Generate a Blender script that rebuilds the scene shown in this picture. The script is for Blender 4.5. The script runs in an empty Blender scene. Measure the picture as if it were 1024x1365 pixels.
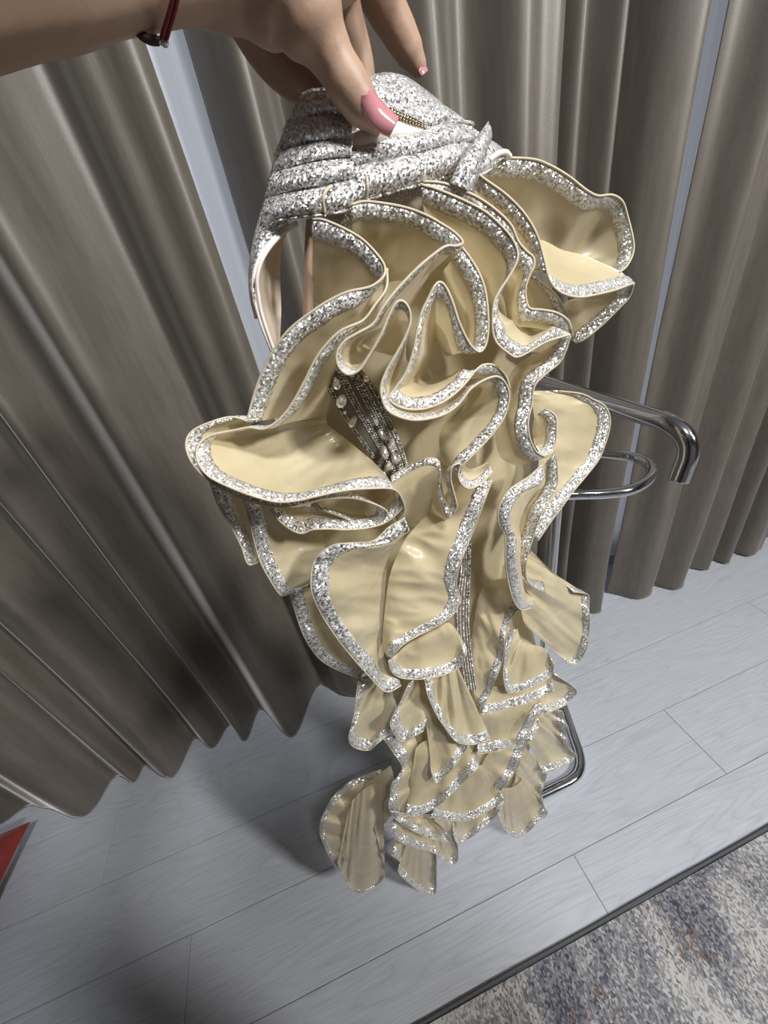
import bpy, bmesh, math, random
from mathutils import Vector, Matrix, noise

random.seed(7)
scene = bpy.context.scene
C = scene.collection

# ------------------------------------------------------------------ camera
H = 1.30                                     # camera height above the floor (m)
F = 524.92                                   # focal length in pixels of the 1024 x 1365 frame
RX = Vector((0.93731495, -0.30255365, -0.17292186))    # camera right in the room
RY = Vector((-0.30703461, -0.48227543, -0.82045119))   # camera down
RZ = Vector((0.16483454, 0.82211416, -0.54493842))     # camera forward
cam_d = bpy.data.cameras.new('camera')
cam = bpy.data.objects.new('camera', cam_d)
C.objects.link(cam)
cam_d.sensor_fit = 'VERTICAL'
cam_d.sensor_height = 36.0
cam_d.lens = F * 36.0 / 1365.0
cam_d.clip_start = 0.01
m = Matrix((( RX.x, -RY.x, -RZ.x, 0), (RX.y, -RY.y, -RZ.y, 0), (RX.z, -RY.z, -RZ.z, H), (0, 0, 0, 1)))
cam.matrix_world = m
scene.camera = cam

# ------------------------------------------------------------------ world and light
scene.view_settings.view_transform = 'Standard'
scene.view_settings.look = 'None'
scene.view_settings.gamma = 1.0
scene.view_settings.use_curve_mapping = False
scene.view_settings.exposure = -0.12
w = bpy.data.worlds.new('world')
scene.world = w
w.use_nodes = True
w.node_tree.nodes['Background'].inputs[0].default_value = (0.93, 0.96, 1.0, 1)
w.node_tree.nodes['Background'].inputs[1].default_value = 0.30


def area(name, loc, target, size, power, col):
    l = bpy.data.lights.new(name, 'AREA')
    l.shape = 'DISK'
    l.size = size
    l.energy = power
    l.color = col
    o = bpy.data.objects.new(name, l)
    C.objects.link(o)
    o.location = loc
    o.rotation_euler = (Vector(target) - Vector(loc)).to_track_quat('-Z', 'Y').to_euler()
    return o


area('room_lamp', (1.80, -1.55, 2.48), (0.5, 0.5, 0.7), 0.34, 84, (1.0, 0.975, 0.94))
area('ceiling_lamp', (0.30, -0.78, 2.68), (0.0, 0.3, 0.0), 0.26, 38, (0.97, 0.985, 1.0))


# ------------------------------------------------------------------ helpers
def ray(x, y):
    a = (x - 512) / F
    b = (y - 682.5) / F
    return RX * a + RY * b + RZ


def at(x, y, Y):
    """point of the room seen in direction (x, y), at distance Y from the lens towards the curtains"""
    r = ray(x, y)
    return r * (Y / r.y) + Vector((0, 0, H))


def mesh_obj(name, verts, faces, mat, parent=None, smooth=True):
    me = bpy.data.meshes.new(name)
    me.from_pydata([tuple(v) for v in verts], [], faces)
    me.update()
    if smooth:
        me.polygons.foreach_set('use_smooth', [True] * len(me.polygons))
    o = bpy.data.objects.new(name, me)
    C.objects.link(o)
    if mat:
        me.materials.append(mat)
    if parent:
        o.parent = parent
    return o


def empty(name, loc=(0, 0, 0)):
    o = bpy.data.objects.new(name, None)
    C.objects.link(o)
    o.location = loc
    return o


def tag(o, label=None, cat=None, group=None, kind=None):
    if label: o['label'] = label
    if cat: o['category'] = cat
    if group: o['group'] = group
    if kind: o['kind'] = kind
    return o


def cr(p, t):
    """Catmull-Rom through p (list of Vectors) at parameter t in segments"""
    n = len(p)
    i = min(int(t), n - 2)
    f = t - i
    p1, p2 = p[i], p[i + 1]
    p0 = p[i - 1] if i > 0 else p1 * 2 - p2
    p3 = p[i + 2] if i + 2 < n else p2 * 2 - p1
    return 0.5 * ((2 * p1) + (p2 - p0) * f + (2 * p0 - 5 * p1 + 4 * p2 - p3) * f * f + (3 * p1 - p0 - 3 * p2 + p3) * f ** 3)


def sweep(pts, radii, seg=10, closed=False, caps=True):
    """tube through pts: verts, faces"""
    n = len(pts)
    V, Fc = [], []
    up = None
    for i in range(n):
        a = pts[(i - 1) % n] if (closed or i > 0) else pts[i]
        b = pts[(i + 1) % n] if (closed or i < n - 1) else pts[i]
        t = (b - a).normalized()
        if up is None:
            up = t.orthogonal().normalized()
        up = (up - t * up.dot(t)).normalized()
        s = t.cross(up)
        r = radii[i] if hasattr(radii, '__len__') else radii
        for k in range(seg):
            an = 2 * math.pi * k / seg
            V.append(pts[i] + (up * math.cos(an) + s * math.sin(an)) * r)
    m_ = n if closed else n - 1
    for i in range(m_):
        j = (i + 1) % n
        for k in range(seg):
            l = (k + 1) % seg
            Fc.append((i * seg + k, i * seg + l, j * seg + l, j * seg + k))
    if caps and not closed:
        Fc.append(tuple(range(seg))[::-1])
        Fc.append(tuple((n - 1) * seg + k for k in range(seg)))
    return V, Fc


def smooth_path(pts, sub=8):
    n = len(pts)
    return [cr(pts, i / sub) for i in range((n - 1) * sub + 1)]


# ------------------------------------------------------------------ materials
def new_mat(name):
    mt = bpy.data.materials.new(name)
    mt.use_nodes = True
    nt = mt.node_tree
    return mt, nt, nt.nodes['Principled BSDF']


def setp(b, **k):
    for n, v in k.items():
        b.inputs[n.replace('_', ' ')].default_value = v


def node(nt, kind, **props):
    n = nt.nodes.new(kind)
    for k, v in props.items():
        setattr(n, k, v)
    return n


def ramp(nt, stops, interp='LINEAR'):
    r = nt.nodes.new('ShaderNodeValToRGB')
    r.color_ramp.interpolation = interp
    e = r.color_ramp.elements
    while len(e) < len(stops):
        e.new(0.5)
    for el, (p, c) in zip(e, stops):
        el.position = p
        el.color = c if len(c) == 4 else (*c, 1)
    return r


def coords(nt, scale=(1, 1, 1), rot=(0, 0, 0), loc=(0, 0, 0)):
    tc = nt.nodes.new('ShaderNodeTexCoord')
    mp = nt.nodes.new('ShaderNodeMapping')
    mp.inputs['Scale'].default_value = scale
    mp.inputs['Rotation'].default_value = rot
    mp.inputs['Location'].default_value = loc
    nt.links.new(tc.outputs['Object'], mp.inputs['Vector'])
    return mp.outputs['Vector']


def noise_tex(nt, vec, scale, detail=4, rough=0.55, dist=0.0):
    n = nt.nodes.new('ShaderNodeTexNoise')
    n.inputs['Scale'].default_value = scale
    n.inputs['Detail'].default_value = detail
    n.inputs['Roughness'].default_value = rough
    n.inputs['Distortion'].default_value = dist
    nt.links.new(vec, n.inputs['Vector'])
    return n


def bump(nt, height, bsdf, strength=0.3, dist=0.002):
    b = nt.nodes.new('ShaderNodeBump')
    b.inputs['Strength'].default_value = strength
    b.inputs['Distance'].default_value = dist
    nt.links.new(height, b.inputs['Height'])
    nt.links.new(b.outputs['Normal'], bsdf.inputs['Normal'])
    return b


def m_velvet():
    mt, nt, b = new_mat('curtain_velvet')
    v = coords(nt, (30, 30, 5))
    n = noise_tex(nt, v, 2.0, 6, 0.65)
    r = ramp(nt, [(0.25, (0.096, 0.082, 0.067)), (0.75, (0.140, 0.123, 0.103))])
    nt.links.new(n.outputs['Fac'], r.inputs['Fac'])
    nt.links.new(r.outputs['Color'], b.inputs['Base Color'])
    setp(b, Roughness=0.46, Specular_IOR_Level=0.6, Sheen_Weight=0.55, Sheen_Roughness=0.28)
    b.inputs['Sheen Tint'].default_value = (0.85, 0.82, 0.78, 1)
    n2 = noise_tex(nt, coords(nt, (1, 1, 0.6)), 420, 3)
    bump(nt, n2.outputs['Fac'], b, 0.18, 0.001)
    return mt


def m_organza(name, c1, c2, alpha=0.92):
    mt, nt, b = new_mat(name)
    v = coords(nt)
    n = noise_tex(nt, v, 22, 3, 0.5)
    r = ramp(nt, [(0.3, c1), (0.75, c2)])
    nt.links.new(n.outputs['Fac'], r.inputs['Fac'])
    nt.links.new(r.outputs['Color'], b.inputs['Base Color'])
    setp(b, Roughness=0.27, Specular_IOR_Level=0.75, Sheen_Weight=0.25, Sheen_Roughness=0.4)
    n2 = noise_tex(nt, v, 26, 2, 0.4, 0.6)
    bump(nt, n2.outputs['Fac'], b, 0.26, 0.012)
    tr = nt.nodes.new('ShaderNodeBsdfTranslucent')
    nt.links.new(r.outputs['Color'], tr.inputs['Color'])
    mx = nt.nodes.new('ShaderNodeMixShader')
    mx.inputs[0].default_value = 0.30
    nt.links.new(b.outputs[0], mx.inputs[1])
    nt.links.new(tr.outputs[0], mx.inputs[2])
    tp = nt.nodes.new('ShaderNodeBsdfTransparent')
    m2 = nt.nodes.new('ShaderNodeMixShader')
    m2.inputs[0].default_value = alpha
    nt.links.new(tp.outputs[0], m2.inputs[1])
    nt.links.new(mx.outputs[0], m2.inputs[2])
    nt.links.new(m2.outputs[0], nt.nodes['Material Output'].inputs['Surface'])
    return mt


def m_glitter(name, scale=900, dark=(0.20, 0.185, 0.16), mid=(0.60, 0.585, 0.55), lite=(1, 1, 1)):
    """crushed glitter: every flake has its own tilt and its own brightness"""
    mt, nt, b = new_mat(name)
    v = coords(nt)
    vo = node(nt, 'ShaderNodeTexVoronoi', feature='F1')
    vo.inputs['Scale'].default_value = scale
    nt.links.new(v, vo.inputs['Vector'])
    sp = nt.nodes.new('ShaderNodeSeparateColor')
    nt.links.new(vo.outputs['Color'], sp.inputs[0])
    r = ramp(nt, [(0.0, dark), (0.40, mid), (0.72, (0.82, 0.81, 0.79)), (1.0, lite)])
    nt.links.new(sp.outputs[0], r.inputs['Fac'])
    nt.links.new(r.outputs['Color'], b.inputs['Base Color'])
    setp(b, Roughness=0.28, Metallic=0.55)
    # flake tilt
    g = nt.nodes.new('ShaderNodeNewGeometry')
    sub = node(nt, 'ShaderNodeVectorMath', operation='SUBTRACT')
    sub.inputs[1].default_value = (0.5, 0.5, 0.5)
    nt.links.new(vo.outputs['Color'], sub.inputs[0])
    sc = node(nt, 'ShaderNodeVectorMath', operation='SCALE')
    sc.inputs['Scale'].default_value = 1.15
    nt.links.new(sub.outputs[0], sc.inputs[0])
    ad = node(nt, 'ShaderNodeVectorMath', operation='ADD')
    nt.links.new(g.outputs['Normal'], ad.inputs[0])
    nt.links.new(sc.outputs[0], ad.inputs[1])
    no = node(nt, 'ShaderNodeVectorMath', operation='NORMALIZE')
    nt.links.new(ad.outputs[0], no.inputs[0])
    nt.links.new(no.outputs[0], b.inputs['Normal'])
    return mt


def m_plain(name, col, rough=0.5, metal=0.0, **k):
    mt, nt, b = new_mat(name)
    v = coords(nt)
    n = noise_tex(nt, v, 120, 3)
    r = ramp(nt, [(0.3, tuple(c * 0.93 for c in col)), (0.7, tuple(min(1, c * 1.05) for c in col))])
    nt.links.new(n.outputs['Fac'], r.inputs['Fac'])
    nt.links.new(r.outputs['Color'], b.inputs['Base Color'])
    setp(b, Roughness=rough, Metallic=metal, **k)
    return mt


def m_chrome():
    mt, nt, b = new_mat('chrome')
    v = coords(nt)
    n = noise_tex(nt, v, 60, 2)
    r = ramp(nt, [(0.3, (0.07, 0.07, 0.07)), (0.8, (0.11, 0.11, 0.11))])
    nt.links.new(n.outputs['Fac'], r.inputs['Fac'])
    nt.links.new(r.outputs['Color'], b.inputs['Roughness'])
    setp(b, Base_Color=(0.72, 0.74, 0.77, 1), Metallic=1.0)
    return mt


def m_plank():
    mt, nt, b = new_mat('pale_oak_laminate')
    oi = nt.nodes.new('ShaderNodeObjectInfo')
    tc = nt.nodes.new('ShaderNodeTexCoord')
    off = node(nt, 'ShaderNodeVectorMath', operation='MULTIPLY_ADD')
    cb = nt.nodes.new('ShaderNodeCombineXYZ')
    nt.links.new(oi.outputs['Random'], cb.inputs[0])
    nt.links.new(oi.outputs['Random'], cb.inputs[1])
    off.inputs[1].default_value = (37, 11, 0)
    nt.links.new(cb.outputs[0], off.inputs[0])
    nt.links.new(tc.outputs['Object'], off.inputs[2])
    mp = nt.nodes.new('ShaderNodeMapping')
    mp.inputs['Scale'].default_value = (0.8, 7.5, 1)
    nt.links.new(off.outputs[0], mp.inputs['Vector'])
    big = noise_tex(nt, mp.outputs['Vector'], 1.6, 1, 0.4, 0.2)
    # growth rings: bands of a stretched noise
    mul = node(nt, 'ShaderNodeMath', operation='MULTIPLY')
    mul.inputs[1].default_value = 44
    nt.links.new(big.outputs['Fac'], mul.inputs[0])
    fr = node(nt, 'ShaderNodeMath', operation='PINGPONG')
    fr.inputs[1].default_value = 1.0
    nt.links.new(mul.outputs[0], fr.inputs[0])
    mp2 = nt.nodes.new('ShaderNodeMapping')
    mp2.inputs['Scale'].default_value = (3, 70, 1)
    nt.links.new(off.outputs[0], mp2.inputs['Vector'])
    fine = noise_tex(nt, mp2.outputs['Vector'], 3.0, 5, 0.6)
    r = ramp(nt, [(0.0, (0.455, 0.480, 0.528)), (0.22, (0.495, 0.520, 0.572)), (1.0, (0.520, 0.545, 0.600))])
    nt.links.new(fr.outputs[0], r.inputs['Fac'])
    r2 = ramp(nt, [(0.30, (0.86, 0.86, 0.87)), (0.70, (1.04, 1.04, 1.04))])
    nt.links.new(fine.outputs['Fac'], r2.inputs['Fac'])
    mx = node(nt, 'ShaderNodeMix', data_type='RGBA', blend_type='MULTIPLY')
    mx.inputs[0].default_value = 1.0
    nt.links.new(r.outputs['Color'], mx.inputs[6])
    nt.links.new(r2.outputs['Color'], mx.inputs[7])
    nt.links.new(mx.outputs[2], b.inputs['Base Color'])
    setp(b, Roughness=0.42, Specular_IOR_Level=0.4)
    bump(nt, fr.outputs[0], b, 0.12, 0.0008)
    return mt


def m_rug():
    """woven abstract pattern: small flakes of yarn colour over large drifting patches"""
    mt, nt, b = new_mat('abstract_rug_pile')
    n1 = noise_tex(nt, coords(nt, (6, 3.6, 1), (0, 0, 0.3), (0.35, 0.9, 0)), 1.0, 4, 0.6, 0.5)
    ns = noise_tex(nt, coords(nt, (60, 5, 1), (0, 0, 0.05), (0.3, 0.2, 0)), 1.0, 2, 0.5)
    vo = node(nt, 'ShaderNodeTexVoronoi', feature='F1')
    vo.inputs['Scale'].default_value = 1.0
    nt.links.new(coords(nt, (330, 200, 1), (0, 0, 0.12)), vo.inputs['Vector'])
    sp = nt.nodes.new('ShaderNodeSeparateColor')
    nt.links.new(vo.outputs['Color'], sp.inputs[0])
    a1 = node(nt, 'ShaderNodeMath', operation='MULTIPLY_ADD')
    a1.inputs[1].default_value = 0.30
    nt.links.new(sp.outputs[0], a1.inputs[0])
    nt.links.new(n1.outputs['Fac'], a1.inputs[2])
    a2 = node(nt, 'ShaderNodeMath', operation='MULTIPLY_ADD')
    a2.inputs[1].default_value = 0.22
    nt.links.new(ns.outputs['Fac'], a2.inputs[0])
    nt.links.new(a1.outputs[0], a2.inputs[2])
    r1 = ramp(nt, [(0.54, (0.040, 0.045, 0.070)), (0.67, (0.135, 0.138, 0.165)), (0.78, (0.235, 0.230, 0.240)), (0.93, (0.47, 0.47, 0.455))])
    nt.links.new(a2.outputs[0], r1.inputs['Fac'])
    n4 = noise_tex(nt, coords(nt, (7, 7, 1), (0, 0, 0), (0.6, 0.1, 0)), 1.0, 3, 0.6)
    a = node(nt, 'ShaderNodeMath', operation='MULTIPLY')
    nt.links.new(sp.outputs[1], a.inputs[0])
    nt.links.new(n4.outputs['Fac'], a.inputs[1])
    r3 = ramp(nt, [(0.535, (0, 0, 0)), (0.545, (1, 1, 1))])
    nt.links.new(a.outputs[0], r3.inputs['Fac'])
    m2 = node(nt, 'ShaderNodeMix', data_type='RGBA')
    nt.links.new(r3.outputs['Color'], m2.inputs[0])
    nt.links.new(r1.outputs['Color'], m2.inputs[6])
    m2.inputs[7].default_value = (0.17, 0.105, 0.07, 1)
    nt.links.new(m2.outputs[2], b.inputs['Base Color'])
    setp(b, Roughness=0.9, Sheen_Weight=0.1)
    bump(nt, sp.outputs[2], b, 0.4, 0.002)
    return mt


def m_skin():
    mt, nt, b = new_mat('skin')
    v = coords(nt)
    n = noise_tex(nt, v, 35, 4, 0.55)
    r = ramp(nt, [(0.3, (0.345, 0.222, 0.155)), (0.7, (0.415, 0.275, 0.197))])
    nt.links.new(n.outputs['Fac'], r.inputs['Fac'])
    nt.links.new(r.outputs['Color'], b.inputs['Base Color'])
    setp(b, Roughness=0.48, Subsurface_Weight=0.12, Subsurface_Scale=0.004)
    b.inputs['Subsurface Radius'].default_value = (1.0, 0.35, 0.2)
    n2 = noise_tex(nt, coords(nt, (1, 1, 1)), 500, 4, 0.6)
    bump(nt, n2.outputs['Fac'], b, 0.15, 0.0008)
    return mt


def m_tulle():
    mt, nt, b = new_mat('grey_tulle')
    v = coords(nt, (1, 1, 1), (0.4, 0.3, 0.78))
    ch = node(nt, 'ShaderNodeTexVoronoi', feature='DISTANCE_TO_EDGE')
    ch.inputs['Scale'].default_value = 620
    nt.links.new(v, ch.inputs['Vector'])
    r = ramp(nt, [(0.10, (1, 1, 1)), (0.2, (0.42, 0.42, 0.42))])
    nt.links.new(ch.outputs['Distance'], r.inputs['Fac'])
    nt.links.new(r.outputs['Color'], b.inputs['Alpha'])
    setp(b, Base_Color=(0.36, 0.33, 0.30, 1), Roughness=0.6)
    return mt


def m_wall():
    mt, nt, b = new_mat('white_sheer_wall')
    v = coords(nt, (24, 1, 0.4))
    n = noise_tex(nt, v, 1.5, 3)
    r = ramp(nt, [(0.3, (0.60, 0.64, 0.74)), (0.7, (0.72, 0.76, 0.86))])
    nt.links.new(n.outputs['Fac'], r.inputs['Fac'])
    nt.links.new(r.outputs['Color'], b.inputs['Base Color'])
    setp(b, Roughness=0.8)
    return mt


VELVET = m_velvet()
ORGANZA = m_organza('champagne_organza', (0.66, 0.555, 0.345), (0.745, 0.655, 0.445))
SATIN = m_organza('champagne_satin', (0.58, 0.495, 0.31), (0.66, 0.575, 0.39), 1.0)
LINING = m_plain('beige_lining_satin', (0.62, 0.52, 0.43), 0.32)
WHITESATIN = m_plain('ivory_satin', (0.80, 0.74, 0.68), 0.3)
PIPING = m_plain('cream_piping', (0.50, 0.435, 0.32), 0.6)
GLITTER = m_glitter('silver_glitter', 1050, (0.34, 0.31, 0.26), (0.72, 0.70, 0.66))
GLITTERL = m_glitter('silver_sequin_trim', 640, (0.30, 0.28, 0.25), (0.70, 0.69, 0.66))
BODICEGL = m_glitter('bodice_glitter', 1050, (0.24, 0.235, 0.235), (0.74, 0.73, 0.74))
BEADM = m_glitter('silver_beads', 600, (0.22, 0.20, 0.17), (0.50, 0.47, 0.42), (0.95, 0.94, 0.92))
BEADBASE = m_plain('taupe_bead_cloth', (0.17, 0.145, 0.115), 0.5)
GEM = m_plain('crystal', (0.82, 0.81, 0.80), 0.16, 0.6)
CHROME = m_chrome()
TULLE = m_tulle()
SKIN = m_skin()
NAIL = m_plain('pink_gel_nail', (0.50, 0.215, 0.235), 0.12, 0.0, Coat_Weight=0.6)
BRONZE = m_plain('rose_beige_zip_tape', (0.36, 0.25, 0.18), 0.45)

# ------------------------------------------------------------------ structure
def box(x0, x1, y0, y1, z0, z1):
    V = [Vector((x, y, z)) for z in (z0, z1) for y in (y0, y1) for x in (x0, x1)]
    return V, [(0, 2, 3, 1), (4, 5, 7, 6), (0, 1, 5, 4), (2, 6, 7, 3), (0, 4, 6, 2), (1, 3, 7, 5)]


SUBFLOOR = m_plain('grey_joint', (0.27, 0.275, 0.295), 0.8)
V, Fc = box(-3.2, 3.4, -2.6, 1.3, -0.05, -0.0022)
floor = tag(mesh_obj('floor', V, Fc, SUBFLOOR, smooth=False), 'pale grey oak laminate floor of long planks', None, None, 'structure')
PLANK = m_plank()
PW, PL = 0.1905, 1.42


def plank_mesh(L, W):
    bm = bmesh.new()
    bmesh.ops.create_cube(bm, size=1.0)
    bmesh.ops.scale(bm, vec=(L - 0.0012, W - 0.0014, 0.008), verts=bm.verts)
    bmesh.ops.translate(bm, vec=(0, 0, -0.004), verts=bm.verts)
    top = [e for e in bm.edges if all(v.co.z > -0.001 for v in e.verts)]
    bmesh.ops.bevel(bm, geom=top, offset=0.0011, segments=1, affect='EDGES')
    me = bpy.data.meshes.new('plank')
    bm.to_mesh(me)
    bm.free()
    me.materials.append(PLANK)
    return me


pm = plank_mesh(PL, PW)
y_seam0 = 0.250                                # seam between two rows (fits the photograph)
offs = {0: -0.606, 1: 0.338, -1: -1.1, 2: 0.2, 3: 0.9}
for row in range(-6, 6):
    yc = y_seam0 + (row + 0.5) * PW
    o0 = {0: -0.606, -1: 0.338, 1: -0.02, 2: 0.55}.get(row, (row * 0.53) % PL)
    for k in range(-2, 3):
        xc = o0 + (k + 0.5) * PL
        if xc - PL / 2 > 3.2 or xc + PL / 2 < -3.0 or yc > 1.2:
            continue
        o = bpy.data.objects.new('plank', pm)
        C.objects.link(o)
        o.location = (xc, yc, 0)
        o.parent = floor

WALLM = m_wall()
PAINT = m_plain('warm_grey_paint', (0.16, 0.15, 0.145), 0.8)
CEILM = m_plain('white_ceiling_paint', (0.30, 0.30, 0.295), 0.85)
for nm, bb, mt_, lb in [('wall_back', (-3.2, 3.4, 1.16, 1.3, 0.0, 2.75), WALLM, 'white wall behind the curtains'),
                        ('wall_left', (-3.3, -3.2, -2.6, 1.3, 0.0, 2.75), PAINT, 'warm grey side wall on the left'),
                        ('wall_right', (3.4, 3.5, -2.6, 1.3, 0.0, 2.75), PAINT, 'warm grey side wall on the right'),
                        ('wall_front', (-3.3, 3.5, -2.7, -2.6, 0.0, 2.75), PAINT, 'warm grey wall behind the photographer'),
                        ('ceiling', (-3.3, 3.5, -2.7, 1.3, 2.75, 2.85), CEILM, 'white ceiling')]:
    V, Fc = box(*bb)
    tag(mesh_obj(nm, V, Fc, mt_, smooth=False), lb, None, None, 'structure')
# window behind the curtains with a thin white sheer in front of it
mt, nt, b = new_mat('window_daylight')
nn_ = noise_tex(nt, coords(nt, (1, 1, 1)), 1.0, 2)
rr_ = ramp(nt, [(0.3, (0.80, 0.83, 0.90)), (0.7, (0.84, 0.87, 0.93))])
nt.links.new(nn_.outputs['Fac'], rr_.inputs['Fac'])
nt.links.new(rr_.outputs['Color'], b.inputs['Emission Color'])
setp(b, Base_Color=(0.1, 0.1, 0.12, 1), Roughness=0.1, Emission_Strength=0.66)
V, Fc = box(-0.6, 1.5, 1.135, 1.15, 0.10, 2.5)
win = tag(mesh_obj('window_1', V, Fc, mt, smooth=False), 'window pane behind the curtains', None, None, 'structure')
V, Fc = [], []
for (x0, x1, z0, z1) in ((-.65, -.6, .05, 2.55), (1.5, 1.55, .05, 2.55), (.43, .47, .10, 2.5), (-.6, 1.5, .05, .10), (-.6, 1.5, 2.5, 2.55)):
    v_, f_ = box(x0, x1, 1.12, 1.158, z0, z1)
    Fc += [tuple(i + len(V) for i in f) for f in f_]
    V += v_
mesh_obj('window_frame', V, Fc, CEILM, win, smooth=False)


def m_sheer():
    mt, nt, b = new_mat('white_sheer')
    n = noise_tex(nt, coords(nt, (60, 1, 1)), 2.0, 3)
    r = ramp(nt, [(0.3, (0.72, 0.74, 0.79)), (0.7, (0.82, 0.84, 0.88))])
    nt.links.new(n.outputs['Fac'], r.inputs['Fac'])
    nt.links.new(r.outputs['Color'], b.inputs['Base Color'])
    setp(b, Roughness=0.7)
    tr = nt.nodes.new('ShaderNodeBsdfTranslucent')
    nt.links.new(r.outputs['Color'], tr.inputs['Color'])
    mx = nt.nodes.new('ShaderNodeMixShader')
    mx.inputs[0].default_value = 0.5
    nt.links.new(b.outputs[0], mx.inputs[1])
    nt.links.new(tr.outputs[0], mx.inputs[2])
    nt.links.new(mx.outputs[0], nt.nodes['Material Output'].inputs['Surface'])
    return mt


V, Fc = [], []
ns_ = 300
for j, z in enumerate((0.006, 0.5, 1.2, 2.0, 2.68)):
    for i in range(ns_ + 1):
        x = -0.55 + 2.0 * i / ns_
        V.append(Vector((x, 1.035 + 0.020 * math.sin(x * 48 + 1.4 * math.sin(x * 7)) * (1 - 0.08 * j), z)))
for j in range(4):
    for i in range(ns_):
        q = j * (ns_ + 1) + i
        Fc.append((q, q + 1, q + ns_ + 2, q + ns_ + 1))
tag(mesh_obj('sheer_curtain', V, Fc, m_sheer()), 'thin white sheer curtain glimpsed through gaps between the taupe panels', 'curtain')

# ------------------------------------------------------------------ curtains
def curtain(prof, label, seed, flare=0.0):
    """hanging velvet panel: prof is the fold line (x, y) read at its hem"""
    rnd = random.Random(seed)
    pts = [Vector((x, y, 0)) for x, y in prof]
    line = smooth_path(pts, 10)
    rows = 40
    z0, z1 = 0.012, 2.72
    V, Fc = [], []
    n = len(line)
    ym = sum(p.y for p in line) / n
    for j in range(rows + 1):
        t = (j / rows) ** 1.5
        z = z0 + (z1 - z0) * t
        for i, p in enumerate(line):
            amp = 1.0 - 0.12 * min(1, t * 1.6)
            wob = 0.010 * noise.noise(Vector((p.x * 5 + seed, z * 1.6, 0)))
            dx = 0.010 * noise.noise(Vector((p.x * 3, z * 1.1, seed + 5)))
            wob += 0.009 * math.sin(p.x * 62 + 2.2 * math.sin(p.x * 9 + seed) + 0.8 * noise.noise(Vector((p.x * 4, z * 1.2, seed + 9)))) * min(1, 0.25 + t * 3)
            zz = z
            if j == 0:
                zz += 0.006 * noise.noise(Vector((p.x * 9, seed, 2)))
            V.append(Vector((p.x + dx, ym + (p.y - ym) * amp + wob, zz)))
    for j in range(rows):
        for i in range(n - 1):
            Fc.append((j * n + i, j * n + i + 1, (j + 1) * n + i + 1, (j + 1) * n + i))
    o = mesh_obj('curtain', V, Fc, VELVET)
    s = o.modifiers.new('thickness', 'SOLIDIFY')
    s.thickness = 0.004
    s.offset = 0
    tag(o, label, 'curtain', 'taupe velvet curtains')
    # bottom seam
    V2, F2 = sweep([Vector((v.x, v.y, v.z + 0.001)) for v in V[:n]], 0.0035, 6)
    mesh_obj('hem_seam', V2, F2, VELVET, o)
    return o


left_prof = [(-2.15, .86), (-2.08, .95), (-1.98, .85), (-1.9, .95), (-1.8, .86), (-1.72, .94), (-1.60, .85), (-1.52, .94), (-1.40, .91), (-1.33, .96),
             (-1.25, .925), (-1.17, .95), (-1.105, .918), (-.963, .837), (-.907, .925), (-.832, .885), (-.798, .928), (-.701, .850), (-.642, .956), (-.576, .895),
             (-.518, .948), (-.463, .868), (-.404, .970), (-.302, .826), (-.191, .968), (-.099, .880), (-.045, .86), (-.022, .868)]
curtain(left_prof, 'taupe velvet curtain panel on the left, below the forearm and left of the dress', 1)
mid_prof = [(.042, .965), (.072, .905), (.104, .848), (.128, .862), (.168, .95), (.235, .85), (.30, .945), (.37, .86), (.43, .85), (.485, .945), (.545, .86), (.605, .835), (.650, .86), (.667, .92),
            (.70, .852), (.748, .94), (.787, .87), (.825, .95), (.858, .845), (.905, .815), (.932, .84), (.943, .855)]
curtain(mid_prof, 'taupe velvet curtain panel in the middle, directly behind the dress', 2)
right_prof = [(1.008, .885), (1.025, .865), (1.07, .81), (1.115, .792), (1.150, .81), (1.179, .84), (1.235, .778), (1.30, .80), (1.363, .85), (1.421, .805), (1.481, .853), (1.515, .80), (1.583, .85),
              (1.62, .79), (1.70, .80), (1.77, .86), (1.85, .79), (1.95, .87), (2.05, .79), (2.15, .87), (2.25, .80), (2.4, .87), (2.55, .80), (2.7, .86)]
curtain(right_prof, 'taupe velvet curtain panel on the right, behind the chrome rack', 3)

# ------------------------------------------------------------------ rug
RUG = m_rug()
RUGEDGE = m_plain('charcoal_rug_binding', (0.085, 0.085, 0.095), 0.85)
rug = empty('rug', (0.6, -0.9, 0.0))
tag(rug, 'grey and blue abstract rug with brown flecks and dark bound edge', 'rug')
V, Fc = box(-1.2, 2.6, -1.2, 0.122, 0.0, 0.009)
V = [v - Vector((0.6, -0.9, 0)) for v in V]
for v in V:
    v.y = v.y if v.y < 0 else 0.1275 + 0.9
nx, ny = 120, 40
RV, RF = [], []
for j in range(ny + 1):
    for i in range(nx + 1):
        x = -1.2 + 3.8 * i / nx
        y = -1.2 + 1.327 * j / ny
        RV.append(Vector((x - 0.6, y + 0.9, 0.0085 + 0.0012 * noise.noise(Vector((x * 40, y * 40, 1))))))
for j in range(ny):
    for i in range(nx):
        a = j * (nx + 1) + i
        RF.append((a, a + 1, a + nx + 2, a + nx + 1))
b0 = len(RV)
rim = [0, nx, (ny + 1) * (nx + 1) - 1, ny * (nx + 1)]
for r_ in rim:
    RV.append(Vector((RV[r_].x, RV[r_].y, 0.0003)))
for k in range(4):
    RF.append((rim[k], b0 + k, b0 + (k + 1) % 4, rim[(k + 1) % 4]))
mesh_obj('pile', RV, RF, RUG, rug)
V, Fc = sweep([Vector((x / 10 - 0.6, 0.1335 + 0.9 + 0.0006 * math.sin(x * 1.7), 0.0046)) for x in range(-12, 27)], 0.0036, 8)
mesh_obj('binding', V, Fc, RUGEDGE, rug)

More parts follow.
